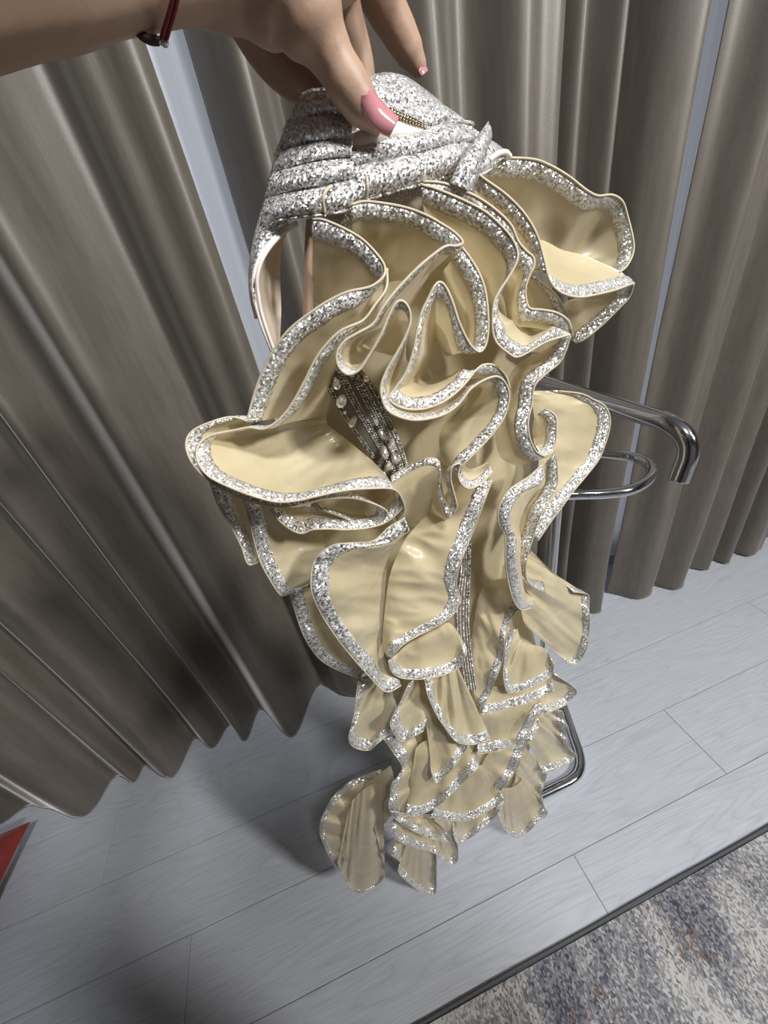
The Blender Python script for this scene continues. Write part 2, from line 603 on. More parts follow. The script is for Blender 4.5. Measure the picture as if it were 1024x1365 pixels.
# ------------------------------------------------------------------ chrome rack
rack = empty('display_rack', (0.465, 0.56, 0))
tag(rack, 'chrome tube display rack with hooked arm and looped base behind the dress', 'rack')
RO = Vector((0.465, 0.56, 0))


def tube(name, pts, r, sub=8, closed=False, seg=20):
    pts = [Vector(p) - RO for p in pts]
    if closed:
        pts = pts[-2:] + pts + pts[:3]
        path = smooth_path(pts, sub)
        path = path[2 * sub:-2 * sub - sub + sub - 0]
        path = path[:len(path) - 1]
    else:
        path = smooth_path(pts, sub)
    V, Fc = sweep(path, r, seg, False)
    return mesh_obj(name, V, Fc, CHROME, rack)


tube('post', [(.465, .56, .02), (.465, .56, .4), (.465, .56, .8), (.465, .56, 1.05)], .0125)
arm_pts = [(.468, .66, 1.05), (.468, .60, 1.05), (.468, .52, 1.05), (.469, .46, 1.05), (.470, .40, 1.05), (.471, .374, 1.0495), (.473, .353, 1.0435), (.4745, .340, 1.031), (.4735, .335, 1.014), (.470, .334, .997), (.4665, .333, .981)]
arm = tube('arm', arm_pts, .0128, 8)
def level(x, y, z):
    r = ray(x, y)
    return r * ((z - H) / r.z) + Vector((0, 0, H))


loop = [tuple(level(x, y, .84)) for x, y in [(716, 660), (745, 660), (775, 659), (805, 658), (832, 655), (852, 648), (865, 638), (869, 627), (864, 618), (852, 612), (834, 608), (808, 605), (780, 603), (752, 602)]]
tube('side_loop', loop, .0105, 6)


def rounded(poly, r, z):
    out = []
    n = len(poly)
    for i in range(n):
        p, a, b = Vector((*poly[i], z)), Vector((*poly[i - 1], z)), Vector((*poly[(i + 1) % n], z))
        d1, d2 = (a - p).normalized(), (b - p).normalized()
        p1, p2 = p + d1 * r, p + d2 * r
        for k in range(7):
            t = k / 6
            out.append(p1 * (1 - t) ** 2 + p * 2 * t * (1 - t) + p2 * t * t)
    return out


base = rounded([(.575, .62), (.485, .378), (.20, .378), (.20, .62)], .06, .0125)
V, Fc = sweep([p - RO for p in base], .0125, 20, closed=True)
mesh_obj('base', V, Fc, CHROME, rack)
V, Fc = sweep([Vector((.20, .56, .0125)) - RO, Vector((.4, .56, .0125)) - RO, Vector((.55, .56, .0125)) - RO], .0115, 16)
mesh_obj('crossbar', V, Fc, CHROME, rack)

# ------------------------------------------------------------------ red satin cushion
REDM = m_plain('red_satin', (0.24, 0.032, 0.026), 0.4, 0.0, Sheen_Weight=0.3)


def cushion():
    n = 36
    V, Fc = [], []
    for side in (1, -1):
        base_i = len(V)
        for j in range(n + 1):
            for i in range(n + 1):
                u, v = i / n * 2 - 1, j / n * 2 - 1
                e = max(0.0, (1 - u * u) * (1 - v * v)) ** 0.42
                x = u * (1 - 0.07 * (1 - v * v)) * 0.21
                y = v * (1 - 0.07 * (1 - u * u)) * 0.21
                z = side * 0.068 * e + 0.030 * e * noise.noise(Vector((u * 3.5, v * 3.5, side * 3)))
                V.append(Vector((x, y, z)))
        for j in range(n):
            for i in range(n):
                a = base_i + j * (n + 1) + i
                q = (a, a + 1, a + n + 2, a + n + 1)
                Fc.append(q if side == 1 else q[::-1])
    return V, Fc


V, Fc = cushion()
cu = mesh_obj('cushion', V, Fc, REDM)
cu.location = (-1.318, 0.650, 0.070)
cu.rotation_euler = (0.0, 0.0, -0.06)
tag(cu, 'red satin cushion on the floor at the left edge', 'cushion')
edge = []
for s in range(4):
    for k in range(12):
        t = k / 12 * 2 - 1
        u, v = [(t, -1), (1, t), (-t, 1), (-1, -t)][s]
        edge.append(Vector((u * (1 - 0.07 * (1 - v * v)) * 0.21, v * (1 - 0.07 * (1 - u * u)) * 0.21, 0)))
V, Fc = sweep(edge, 0.0035, 8, closed=True)
mesh_obj('cord_edge', V, Fc, REDM, cu)

# ------------------------------------------------------------------ the dress
BASEY = 0.30
dress = empty('dress', (0.1, 0.32, 0.02))
tag(dress, 'champagne ruffled gown with silver glitter trim held up by its bodice', 'dress')
DO = Vector((0.1, 0.32, 0.02))


def dp(x, y, d=0.0):
    """point of the dress: direction (x, y), d centimetres in front of its mid plane"""
    return at(x, y, BASEY - d * 0.01)


def dmesh(name, V, Fc, mat, parent=None, smooth=True):
    if parent is None:
        return mesh_obj(name, [Vector(v) - DO for v in V], Fc, mat, dress, smooth)
    return mesh_obj(name, [Vector(v) - DO for v in V], Fc, mat, parent, smooth)


RCOUNT = [0]


def ruffle(hem, root, bulge=0.6, band=0.0115, mat=None, wr=1.0, pipe=True, label=None, lip=1.0, flutter=0.0):
    """flounce: free hem line and sewn root line as ribs; the stiffened hem (lip) turns outwards;
    a glitter band and a piped edge follow the hem"""
    RCOUNT[0] += 1
    sd = RCOUNT[0] * 3.7
    n = len(hem)
    assert len(root) == n, (RCOUNT[0], len(root), n)
    Hs = [dp(*p[:3]) for p in hem]
    Rs = [dp(*p) for p in root]
    if not hasattr(lip, '__len__'):
        lip = [(0, lip)]
    lips = [Vector(([v_ for i_, v_ in lip if i_ <= q][-1], 0, 0)) for q in range(n)]
    low = sum(p[1] for p in hem) / n              # the flounces get wider trim and looser folds down the skirt
    k_ = max(0.0, min(1.0, (low - 560) / 400))
    band = band * (0.84 + 0.46 * k_)
    wr = wr * (1 + 1.2 * k_)
    flutter = flutter + 0.9 * k_ * k_
    sub = 7
    S = (n - 1) * sub + 1
    K = 16
    hl = [cr(Hs, i / sub) for i in range(S)]
    rl = [cr(Rs, i / sub) for i in range(S)]
    ll = [max(0.0, cr(lips, i / sub).x) for i in range(S)]
    grid = []
    camp = Vector((0, 0, H))
    arc = 0.0
    for i in range(S):
        if i:
            arc += (hl[i] - hl[i - 1]).length
        h, r = hl[i], rl[i]
        towh = (camp - h).normalized()
        h = h + towh * flutter * 0.01 * math.sin(arc * 95 + sd * 2.1)
        mid = (h + r) / 2
        tow = (camp - mid).normalized()
        L = (h - r).length
        back = r - h
        flat = back - towh * back.dot(towh)
        fl = flat.length
        dirn = (flat.normalized() if fl > 1e-5 else back.normalized())
        dirn = (dirn * ll[i] + back.normalized() * (1 - ll[i])).normalized()
        c2 = h + dirn * min(band * 2.0 if band else 0.02, max(L * 0.5, 0.002))
        c1 = r + (h - r) * 0.33 + tow * (bulge * 0.013) * min(1.5, L / 0.05)
        c2 = c2 + tow * (bulge * 0.006) * min(1.5, L / 0.05)
        row = []
        for k in range(K + 1):
            v = k / K
            w0, w1, w2, w3 = (1 - v) ** 3, 3 * v * (1 - v) ** 2, 3 * v * v * (1 - v), v ** 3
            p = r * w0 + c1 * w1 + c2 * w2 + h * w3
            ridge = noise.noise(Vector((arc * 30, v * 1.1, sd)))
            ridge2 = 0.5 - abs(noise.noise(Vector((arc * 55, v * 1.7 + 3, sd + 9)))) * 2
            a = wr * 0.0036 * min(1.0, L / 0.05) * (math.sin(arc * 120 + sd + 1.5 * math.sin(v * 3 + sd)) * 0.22 + ridge * 1.7 + ridge2 * 0.6)
            a *= (1 - v) ** 0.8 * min(1, 0.25 + v * 2.2)
            p = p + tow * a
            row.append(p)
        grid.append((row, L))
    V, Fc = [], []
    for row, L in grid:
        V += row
    for i in range(S - 1):
        for k in range(K):
            a = i * (K + 1) + k
            Fc.append((a, a + K + 1, a + K + 2, a + 1))
    o = dmesh('ruffle', V, Fc, mat or ORGANZA)
    if label: o['label'] = label
    # normals per grid point for the band
    def nrm(i, k):
        i0, i1 = max(0, i - 1), min(S - 1, i + 1)
        k0, k1 = max(0, k - 1), min(K, k + 1)
        t1 = grid[i1][0][k] - grid[i0][0][k]
        t2 = grid[i][0][k1] - grid[i][0][k0]
        nn = t1.cross(t2)
        return nn.normalized() if nn.length > 1e-12 else Vector((0, -1, 0))

    def surf(i, v):
        x = max(0.0, min(K - 1e-6, v * K))
        k = int(x)
        f = x - k
        return grid[i][0][k].lerp(grid[i][0][k + 1], f), nrm(i, k).lerp(nrm(i, k + 1), f).normalized()

    if band:
        BV, BF = [], []
        M = 4
        for i in range(S):
            L = sum((grid[i][0][k + 1] - grid[i][0][k]).length for k in range(K))
            jag = 1 + 0.10 * noise.noise(Vector((i * 0.9, sd, 0)))
            need, run, w_ = min(band * jag, L * 0.6), 0.0, 0.6
            for k in range(K, 0, -1):
                st = (grid[i][0][k] - grid[i][0][k - 1]).length
                if run + st >= need:
                    w_ = 1 - (k - (need - run) / max(st, 1e-9)) / K
                    break
                run += st
            for s in (1, -1):
                for q in range(M + 1):
                    v = 1 - w_ * (q / M if s == 1 else 1 - q / M)
                    p, nn = surf(i, v)
                    edge_f = 0.25 if q in (0, M) else 1.0
                    BV.append(p + nn * s * 0.0009 * edge_f)
        m_ = 2 * (M + 1)
        for i in range(S - 1):
            for q in range(m_):
                q2 = (q + 1) % m_
                a, b = i * m_, (i + 1) * m_
                BF.append((a + q, a + q2, b + q2, b + q))
        BF.append(tuple(range(m_))[::-1])
        BF.append(tuple((S - 1) * m_ + q for q in range(m_)))
        t = dmesh('glitter_trim', BV, BF, GLITTERL if k_ > 0.55 else GLITTER, o)
        t['label'] = 'silver glitter band along the hem'
    if pipe:
        path = [grid[i][0][K] for i in range(S)]
        keep = [path[0]]
        for p in path[1:]:
            if (p - keep[-1]).length > 0.0012:
                keep.append(p)
        if len(keep) > 3:
            PV, PF = sweep(keep, 0.0008 - 0.0002 * k_, 6)
            dmesh('piping', PV, PF, PIPING, o)
    return o


def wd(pts, d):
    return [(x, y, d) for x, y in pts]


# inner column of the skirt, an oval tube behind the flounces
sil = [(262, 470, 640), (330, 440, 690), (400, 432, 722), (470, 430, 712), (540, 425, 700), (600, 425, 712), (660, 412, 706), (720, 414, 694), (780, 440, 690), (850, 500, 715),
       (920, 520, 725), (980, 545, 715), (1040, 550, 690), (1085, 560, 660)]
V, Fc = [], []
NS = 40
for (yy, xl, xr) in sil:
    for k in range(NS):
        a = 2 * math.pi * k / NS
        u = math.cos(a)
        xx = (xl + xr) / 2 + (xr - xl) / 2 * u
        yoff = -1.0 + 1.8 * math.sin(a) * -1 - 2.6
        p = dp(xx, yy, -2.4 + 2.4 * -math.sin(a) + 0.35 * math.sin(a * 9 + yy * 0.02))
        V.append(p)
for j in range(len(sil) - 1):
    for k in range(NS):
        l = (k + 1) % NS
        Fc.append((j * NS + k, j * NS + l, (j + 1) * NS + l, (j + 1) * NS + k))
o = dmesh('underskirt', V, Fc, SATIN)
ss = o.modifiers.new('smooth', 'SUBSURF')
ss.levels = 1
ss.render_levels = 2

# ---- flounces, top right, from the back to the front
ruffle([(640, 216, 1), (660, 211, 1), (707, 212, 1.5), (732, 220, 2), (758, 235, 2.3), (781, 253, 2.5), (797, 261, 2.5), (816, 260, 2.2), (830, 269, 2.0), (837, 290, 2), (844, 319, 2.4), (844, 337, 2.6), (836, 354, 3), (826, 363, 3.2)],
       [(645, 250, 0), (660, 270, 0), (680, 300, 0), (690, 320, 0), (705, 335, 0), (720, 345, 0), (730, 350, 0), (740, 350, 0), (745, 352, 0), (752, 354, 0), (762, 358, 0.3), (775, 362, .6), (790, 366, 1), (800, 370, 1.5)], -0.8, .0115)
ruffle([(845, 378, 3.6), (840, 394, 3.2), (831, 405, 3), (804, 432, 2.4), (782, 450, 2), (768, 458, 1.6)],
       [(800, 380, 2), (770, 396, 1), (755, 402, .6), (745, 412, .3), (742, 425, .2), (742, 440, 0)], 0.3)
ruffle([(636, 231, 3), (649, 241, 3.3), (669, 255, 3.6), (686, 270, 3.9), (700, 286, 4.1), (712, 305, 4.3), (720, 325, 4.5), (726, 348, 4.8), (731, 369, 5), (740, 384, 5.2), (755, 393, 5.2), (775, 396, 5), (798, 392, 4.6), (822, 386, 4.2), (845, 377, 3.8)],
       [(632, 262, 1), (640, 280, 1), (652, 300, 1), (666, 318, 1), (678, 334, 1.2), (690, 350, 1.4), (700, 362, 1.6), (708, 366, 1.6), (714, 350, 1.6), (719, 322, 1.8), (732, 324, 2.0), (750, 333, 2.2), (778, 340, 2.4), (804, 351, 2.8), (828, 362, 3.2)], -0.4, .0105, lip=[(0, .9), (8, .5), (9, 1)])
ruffle([(716, 372, 1.5), (740, 392, 1.6), (752, 412, 1.6), (760, 432, 1.4), (762, 452, 1.2), (752, 472, 1)],
       [(690, 360, 0), (690, 380, 0), (690, 400, 0), (690, 420, 0), (690, 445, 0), (690, 468, 0)], 0.2, .0105)
# two nested flounces right of the middle
ruffle([(561, 242, 3), (589, 244, 3.3), (614, 253, 3.6), (638, 264, 3.9), (661, 280, 4.2), (681, 300, 4.4), (691, 322, 4.6), (702, 335, 4.8), (711, 343, 4.9), (712, 354, 5), (706, 367, 5), (701, 382, 5), (701, 397, 5), (706, 411, 5.2), (722, 413, 5.4), (742, 417, 5.5), (757, 427, 5.4), (762, 440, 5.3)],
       [(566, 290, 0), (580, 310, 0), (595, 325, 0), (610, 340, 0), (630, 350, 0), (645, 360, .2), (655, 370, .5), (662, 380, .8), (668, 390, 1), (672, 400, 1), (674, 410, 1), (676, 420, 1), (680, 430, 1), (690, 436, 1.2), (705, 438, 1.6), (720, 441, 2.2), (735, 443, 3), (748, 446, 4)], -0.3)
ruffle([(560, 246, 4), (579, 251, 4.2), (604, 261, 4.5), (628, 272, 4.8), (649, 284, 5.1), (669, 302, 5.4), (683, 319, 5.6), (690, 336, 5.8), (688, 351, 5.9), (677, 371, 6), (665, 389, 6.1), (658, 405, 6.2), (656, 424, 6.2), (657, 443, 6.2), (663, 458, 6.3), (678, 471, 6.4), (689, 476, 6.4), (705, 469, 6.3), (725, 457, 6), (742, 451, 5.8), (760, 446, 5.5)],
       [(566, 286, 1), (572, 310, 1), (584, 332, 1), (600, 350, 1), (612, 366, 1), (622, 380, 1), (630, 392, 1), (637, 402, 1), (643, 410, 1), (650, 416, 1), (660, 420, 1), (672, 422, 1), (684, 424, 1), (692, 427, 1), (700, 432, 1.2), (708, 437, 1.5), (714, 440, 1.8), (722, 440, 2.2), (733, 440, 3), (743, 441, 3.8), (755, 443, 5)], -0.3, lip=[(0, .9), (9, .35), (13, .9)])
# falling strip under them
ruffle([(760, 447, 5.3), (755, 465, 5.2), (746, 483, 5.1), (728, 498, 5), (714, 512, 5), (710, 526, 5), (709, 540, 5.1), (705, 555, 5.3), (704, 570, 5.5), (707, 586, 5.6), (715, 602, 5.6), (727, 609, 5.4)],
       [(720, 470, 2), (708, 474, 1.8), (698, 480, 1.6), (688, 488, 1.4), (680, 500, 1.2), (674, 520, 1.2), (668, 540, 1.2), (662, 556, 1.2), (660, 575, 1.2), (662, 595, 1.2), (670, 612, 1.4), (690, 622, 2)], 0.5, .012)
# broad flounce at the right, in front of the chrome arm
ruffle([(745, 521, 0), (775, 525, .4), (792, 533, .7), (806, 541, 1), (813, 556, 1.2), (812, 574, 1.4), (806, 594, 1.6), (798, 613, 1.8), (781, 635, 2.2), (765, 654, 2.5), (749, 676, 2.8), (734, 696, 3), (717, 721, 3.2)],
       [(712, 521, .6), (710, 528, .6), (710, 536, .6), (711, 548, .6), (713, 560, .6), (715, 575, .6), (716, 590, .6), (718, 605, .6), (718, 620, .8), (714, 640, 1), (708, 655, 1.2), (702, 670, 1.4), (698, 690, 1.6)], 0.4, .013)
# small loop with a bright lining
ruffle([(726, 546, 3.6), (733, 548, 4), (741, 556, 4.2), (742, 572, 4.4), (741, 588, 4.6), (737, 601, 4.9), (728, 607, 5.2), (719, 603, 5.3)],
       [(712, 556, 2), (712, 558, 2), (711, 564, 2), (710, 570, 2), (710, 578, 2), (711, 584, 2.4), (712, 590, 3), (712, 592, 3.4)], -0.2, .0105)
ruffle([(741, 604, 4), (743, 625, 4.2), (743, 645, 4.4), (735, 664, 4.6), (722, 685, 4.8), (711, 716, 4.9), (704, 738, 5), (701, 758, 5), (703, 774, 5), (713, 783, 4.6), (727, 789, 4)],
       [(726, 618, 2), (722, 632, 2), (714, 645, 2), (704, 658, 2), (694, 672, 2), (687, 695, 2), (684, 715, 2), (684, 735, 2), (688, 752, 2.2), (700, 762, 2.4), (722, 768, 2.2)], 0.5, .012)
ruffle([(722, 620, 5), (704, 636, 5.2), (681, 651, 5.4), (669, 667, 5.5), (664, 681, 5.6), (665, 697, 5.6), (673, 713, 5.5), (674, 730, 5.4), (674, 750, 5.3), (679, 782, 5.2), (686, 803, 5), (696, 813, 4.6), (709, 810, 4)],
       [(728, 640, 3), (722, 652, 2.6), (714, 664, 2.4), (706, 676, 2.2), (700, 690, 2.2), (697, 703, 2.2), (695, 718, 2.4), (694, 735, 2.6), (694, 752, 2.8), (698, 775, 3), (703, 788, 3), (708, 793, 3), (714, 797, 3)], -0.3, .0115)

# ---- top left flounce: rises from the zip, folds over and falls to the left
ruffle([(417, 293, 3), (430, 293, 3.4), (457, 304, 4), (484, 320, 4.6), (505, 342, 5.2), (513, 356, 5.5), (511, 369, 5.8), (494, 382, 5.9), (464, 389, 5.8), (440, 400, 5.6), (418, 414, 5.4), (386, 439, 5), (364, 468, 4.6), (348, 500, 4.2), (337, 532, 4), (329, 563, 4)],
       [(416, 400, 0), (426, 405, 0), (440, 408, 0), (455, 410, 0), (468, 412, 0.2), (476, 416, .4), (482, 420, .6), (486, 426, .6), (482, 434, .4), (474, 446, .2), (462, 464, 0), (444, 490, 0), (428, 512, 0), (412, 534, 0), (398, 548, .2), (386, 556, .5)], 0.0, .0115, lip=[(0, 1), (5, .35), (8, 1)])
# large cupped flounce at the left with its lower lip
ruffle([(516, 358, 5), (515, 384, 5.6), (499, 408, 6), (484, 427, 6.2), (456, 440, 6.2), (436, 458, 6), (420, 480, 5.8), (407, 506, 5.6), (393, 532, 5.4), (381, 550, 5.3), (365, 565, 5.2), (350, 572, 5.1), (332, 570, 4.8), (310, 574, 4.6), (282, 580, 4.6), (267, 590, 4.8), (262, 604, 5.2), (266, 620, 5.7), (280, 636, 6.2), (308, 650, 6.8), (340, 662, 7.2), (370, 669, 7.4), (398, 667, 7.5), (420, 662, 7.5), (458, 654, 7.4), (497, 651, 7.2), (524, 652, 6.9), (535, 663, 6.4), (539, 680, 5.8), (530, 695, 5)],
       [(500, 430, 0), (490, 445, 0), (480, 460, 0), (470, 475, 0), (460, 490, 0), (452, 502, 0), (447, 514, 0), (443, 524, 0), (440, 534, 0), (438, 542, 0), (437, 548, 0), (436, 552, 0), (435, 556, 0), (435, 559, 0), (435, 562, 0), (436, 564, 0), (437, 566, 0), (440, 568, 0), (443, 571, .2), (447, 574, .4), (452, 578, .8), (458, 582, 1.2), (465, 588, 1.6), (472, 594, 2), (483, 603, 2.6), (496, 614, 3.2), (508, 626, 3.8), (518, 638, 4), (524, 652, 3.6), (520, 668, 3)], -1.5, .0115, wr=1.5, lip=[(0, .2), (4, .75), (12, .25), (16, 1), (27, .6)])
# second layer peeping out under the lip
ruffle([(330, 561, 4), (310, 556, 3.8), (289, 560, 3.9), (262, 571, 4), (250, 583, 4.2), (249, 600, 4.6), (259, 621, 5.1), (277, 639, 5.6), (304, 655, 6.0), (338, 669, 6.3), (366, 675, 6.4), (396, 675, 6.5), (430, 666, 6.6), (468, 664, 6.5), (497, 671, 6.3), (515, 681, 6), (513, 691, 5.6), (500, 698, 5.2), (480, 700, 4.9), (456, 689, 4.7), (430, 680, 4.5)],
       [(360, 552, 2), (352, 555, 2), (345, 560, 2), (335, 566, 2.2), (325, 575, 2.4), (318, 590, 2.8), (318, 605, 3.2), (325, 620, 3.6), (340, 632, 4), (358, 640, 4.4), (376, 646, 4.6), (396, 650, 4.8), (430, 648, 5), (460, 648, 5), (476, 660, 4.6), (484, 668, 4), (482, 676, 3.6), (474, 680, 3.4), (462, 680, 3.2), (440, 674, 3), (420, 668, 3)], -0.4, .0095)
ruffle([(361, 679, 4.6), (373, 695, 4.7), (391, 708, 4.8), (404, 711, 4.9), (417, 706, 5), (440, 705, 5.2), (460, 706, 5.3), (488, 704, 5.4), (513, 697, 5.5), (532, 682, 5.7), (538, 668, 6)],
       [(376, 672, 3), (388, 676, 3), (400, 680, 3), (411, 682, 3.2), (420, 682, 3.4), (440, 684, 3.6), (458, 686, 3.8), (478, 684, 4), (498, 678, 4), (514, 668, 4.4), (522, 658, 5)], -0.2, .0110)
# shaded folds below the lip, left
ruffle([(280, 642, 2.2), (291, 673, 2.3), (308, 702, 2.4), (322, 729, 2.4), (331, 752, 2.4), (346, 749, 1.8)],
       [(318, 650, 2.4), (324, 668, 2), (332, 690, 1.8), (340, 712, 1.6), (346, 732, 1.5), (349, 742, 1.5)], 0.2, .0115)
ruffle([(324, 662, 3), (332, 690, 3.1), (338, 718, 3.1), (347, 748, 3.1), (360, 773, 3), (373, 792, 2.9), (382, 793, 2.6), (397, 786, 2)],
       [(420, 676, 1), (424, 690, 1), (428, 704, 1), (432, 720, 1), (434, 736, 1), (436, 750, 1), (436, 760, 1), (434, 768, 1)], 0.8, .0105, wr=1.8)
# trailing flounce behind
ruffle([(386, 788, .6), (392, 810, .6), (402, 840, .6), (413, 862, .6), (428, 880, .6), (450, 893, .4), (478, 904, .2)],
       [(430, 780, -.5), (440, 800, -.5), (450, 820, -.5), (462, 840, -.5), (475, 855, -.5), (490, 868, -.5), (500, 880, -.5)], 0.4, .0105)
# pale flounce falling to the lower left
ruffle([(540, 690, 5.4), (518, 703, 5.5), (508, 713, 5.5), (495, 722, 5.5), (468, 724, 5.6), (447, 726, 5.6), (430, 735, 5.6), (419, 748, 5.5), (415, 768, 5.4), (416, 790, 5.3), (426, 814, 5.2), (440, 837, 5), (461, 866, 4.8), (489, 898, 4.4), (508, 918, 4.2), (519, 922, 4), (535, 914, 3.5)],
       [(545, 705, 3), (540, 712, 2.6), (534, 718, 2.4), (528, 726, 2.2), (522, 736, 2), (518, 746, 2), (516, 757, 2), (515, 768, 2), (514, 780, 2), (513, 795, 2), (512, 810, 2), (511, 825, 2), (511, 842, 2), (511, 860, 2), (513, 878, 2), (518, 888, 2.2), (526, 894, 2.4)], 0.7, .0125)
# leaf-shaped edge beside the beaded panel
ruffle([(521, 636, 4.2), (542, 622, 4.2), (562, 612, 4.3), (578, 611, 4.4), (586, 618, 4.6), (587, 640, 4.8), (590, 658, 5), (597, 674, 5.2), (604, 685, 5.2)],
       [(536, 700, 1.6), (548, 702, 1.5), (558, 700, 1.5), (566, 696, 1.6), (572, 690, 1.8), (576, 688, 2), (580, 690, 2.2), (586, 692, 2.6), (594, 694, 3)], 0.4, .006)
# middle panel with a long right hem
ruffle([(656, 640, 4), (650, 656, 4.2), (644, 672, 4.4), (632, 704, 4.7), (625, 722, 4.8), (616, 744, 5), (610, 764, 5), (608, 780, 5), (613, 797, 5), (608, 814, 5), (595, 827, 5), (576, 838, 5), (556, 848, 5), (537, 860, 4.8), (520, 878, 4.4)],
       [(600, 650, 2), (590, 664, 2), (580, 676, 2), (566, 690, 2.2), (552, 704, 2.4), (541, 718, 2.6), (531, 736, 2.8), (523, 756, 3), (518, 776, 3), (515, 796, 3), (513, 812, 3), (512, 824, 3), (511, 838, 3), (510, 852, 3), (511, 868, 3.4)], 0.8, .0115, wr=1.6)
ruffle([(518, 881, 4), (522, 895, 4), (536, 904, 4), (565, 905, 4.2), (593, 899, 4.3), (613, 889, 4.3), (620, 875, 4.1), (623, 866, 3.6)],
       [(522, 876, 3.2), (530, 870, 3.2), (544, 858, 3.2), (562, 848, 3.2), (582, 838, 3.2), (596, 830, 3.2), (606, 836, 3), (614, 848, 2.8)], 0.6, .0095)

# ---- centre rosette
ruffle([(616, 330, 5.4), (626, 343, 5.6), (637, 361, 5.9), (645, 381, 6.1), (649, 401, 6.3), (651, 428, 6.5), (650, 449, 6.6), (646, 463, 6.7), (638, 469, 6.8), (626, 458, 6.9), (613, 432, 6.9), (603, 402, 6.8), (595, 384, 6.7), (587, 376, 6.7), (579, 382, 6.8), (570, 400, 6.8), (562, 417, 6.8), (556, 442, 6.8), (551, 468, 6.8), (541, 497, 6.8), (527, 518, 6.8), (519, 532, 6.9), (538, 544, 7), (564, 545, 7), (588, 537, 7), (606, 525, 6.8), (622, 509, 6.5), (634, 494, 6.2), (646, 486, 5.9), (661, 488, 5.6), (674, 501, 5.5), (680, 518, 5.4)],
       [(590, 362, 2.5), (596, 380, 2.2), (602, 398, 2), (608, 414, 2), (612, 428, 2), (614, 440, 2), (614, 452, 2), (612, 462, 2), (608, 470, 2), (602, 474, 2), (596, 474, 2), (591, 470, 2), (587, 464, 2), (584, 458, 2), (582, 456, 2), (580, 460, 2), (578, 464, 2), (576, 470, 2), (574, 478, 2), (570, 488, 2), (566, 496, 2), (562, 502, 2), (564, 506, 2), (572, 508, 2), (586, 505, 2), (600, 500, 2), (614, 496, 2), (628, 496, 2), (640, 498, 2.4), (650, 502, 2.8), (660, 508, 3), (668, 516, 3.4)], -0.3, .0110, lip=[(0, 1), (9, .75), (14, .25), (21, 1), (28, .8)])
ruffle([(467, 274, 3.4), (484, 269, 3.5), (509, 271, 3.8), (541, 277, 4.2), (568, 287, 4.7), (591, 300, 5.2), (607, 311, 5.7), (617, 323, 6.2), (608, 328, 6.4), (595, 328, 6.5), (577, 340, 6.6), (558, 356, 6.8), (541, 373, 6.9), (524, 392, 7), (509, 412, 7.1), (497, 432, 7.1), (477, 444, 7.1), (459, 455, 7), (449, 471, 7), (451, 488, 7), (463, 499, 7), (478, 494, 7.1), (492, 474, 7.2), (508, 446, 7.3), (518, 422, 7.3), (527, 405, 7.3), (536, 401, 7.3), (545, 411, 7.3), (547, 429, 7.3), (539, 452, 7.3), (527, 474, 7.3), (515, 495, 7.3), (508, 515, 7.4), (509, 530, 7.5), (516, 546, 7.6), (533, 556, 7.7), (557, 560, 7.7), (588, 554, 7.6), (610, 540, 7.3), (628, 518, 7), (647, 506, 6.6), (663, 502, 6.3), (674, 511, 6.2), (679, 527, 6.2), (675, 548, 6.2), (666, 566, 6.3), (642, 595, 6.4), (620, 617, 6.4), (613, 630, 6.2)],
       [(478, 380, .5), (486, 382, .5), (496, 382, .6), (508, 380, .8), (520, 376, 1), (532, 374, 1.4), (544, 376, 1.8), (552, 382, 2), (556, 386, 2), (558, 390, 2), (556, 396, 2), (552, 402, 2), (546, 410, 2), (538, 418, 2), (530, 428, 2), (520, 436, 2), (510, 444, 2), (500, 450, 2), (492, 452, 2), (486, 454, 2), (484, 456, 2), (488, 460, 2), (496, 466, 2), (506, 470, 2), (514, 472, 2), (520, 474, 2), (526, 474, 2), (532, 474, 2), (538, 476, 2), (542, 480, 2), (546, 486, 2), (548, 494, 2), (550, 502, 2), (552, 508, 2), (556, 512, 2), (562, 514, 2), (574, 516, 2), (590, 514, 2), (606, 510, 2), (620, 514, 2), (624, 524, 2), (622, 536, 2), (616, 546, 2.2), (608, 554, 2.4), (600, 560, 2.6), (592, 566, 2.8), (586, 578, 3), (586, 598, 3.4), (590, 618, 4)], -0.3, .0098, lip=[(0, 1), (7, .1), (18, .2), (21, .05), (33, .2), (42, 1)])
# curl below the rosette
ruffle([(604, 684, 5.6), (609, 676, 5.8), (606, 660, 6), (601, 640, 6.2), (603, 622, 6.4), (614, 619, 6.3), (611, 634, 6.3), (617, 647, 6.4), (627, 651, 6.4), (642, 644, 6), (657, 628, 5.4)],
       [(598, 676, 4.6), (598, 666, 4.4), (597, 654, 4.4), (596, 640, 4.4), (600, 624, 4.4), (612, 616, 4.2), (618, 618, 4), (624, 624, 4), (632, 624, 4), (640, 621, 3.8), (650, 616, 3.6)], 0.0, .0085, lip=[(0, .5)])

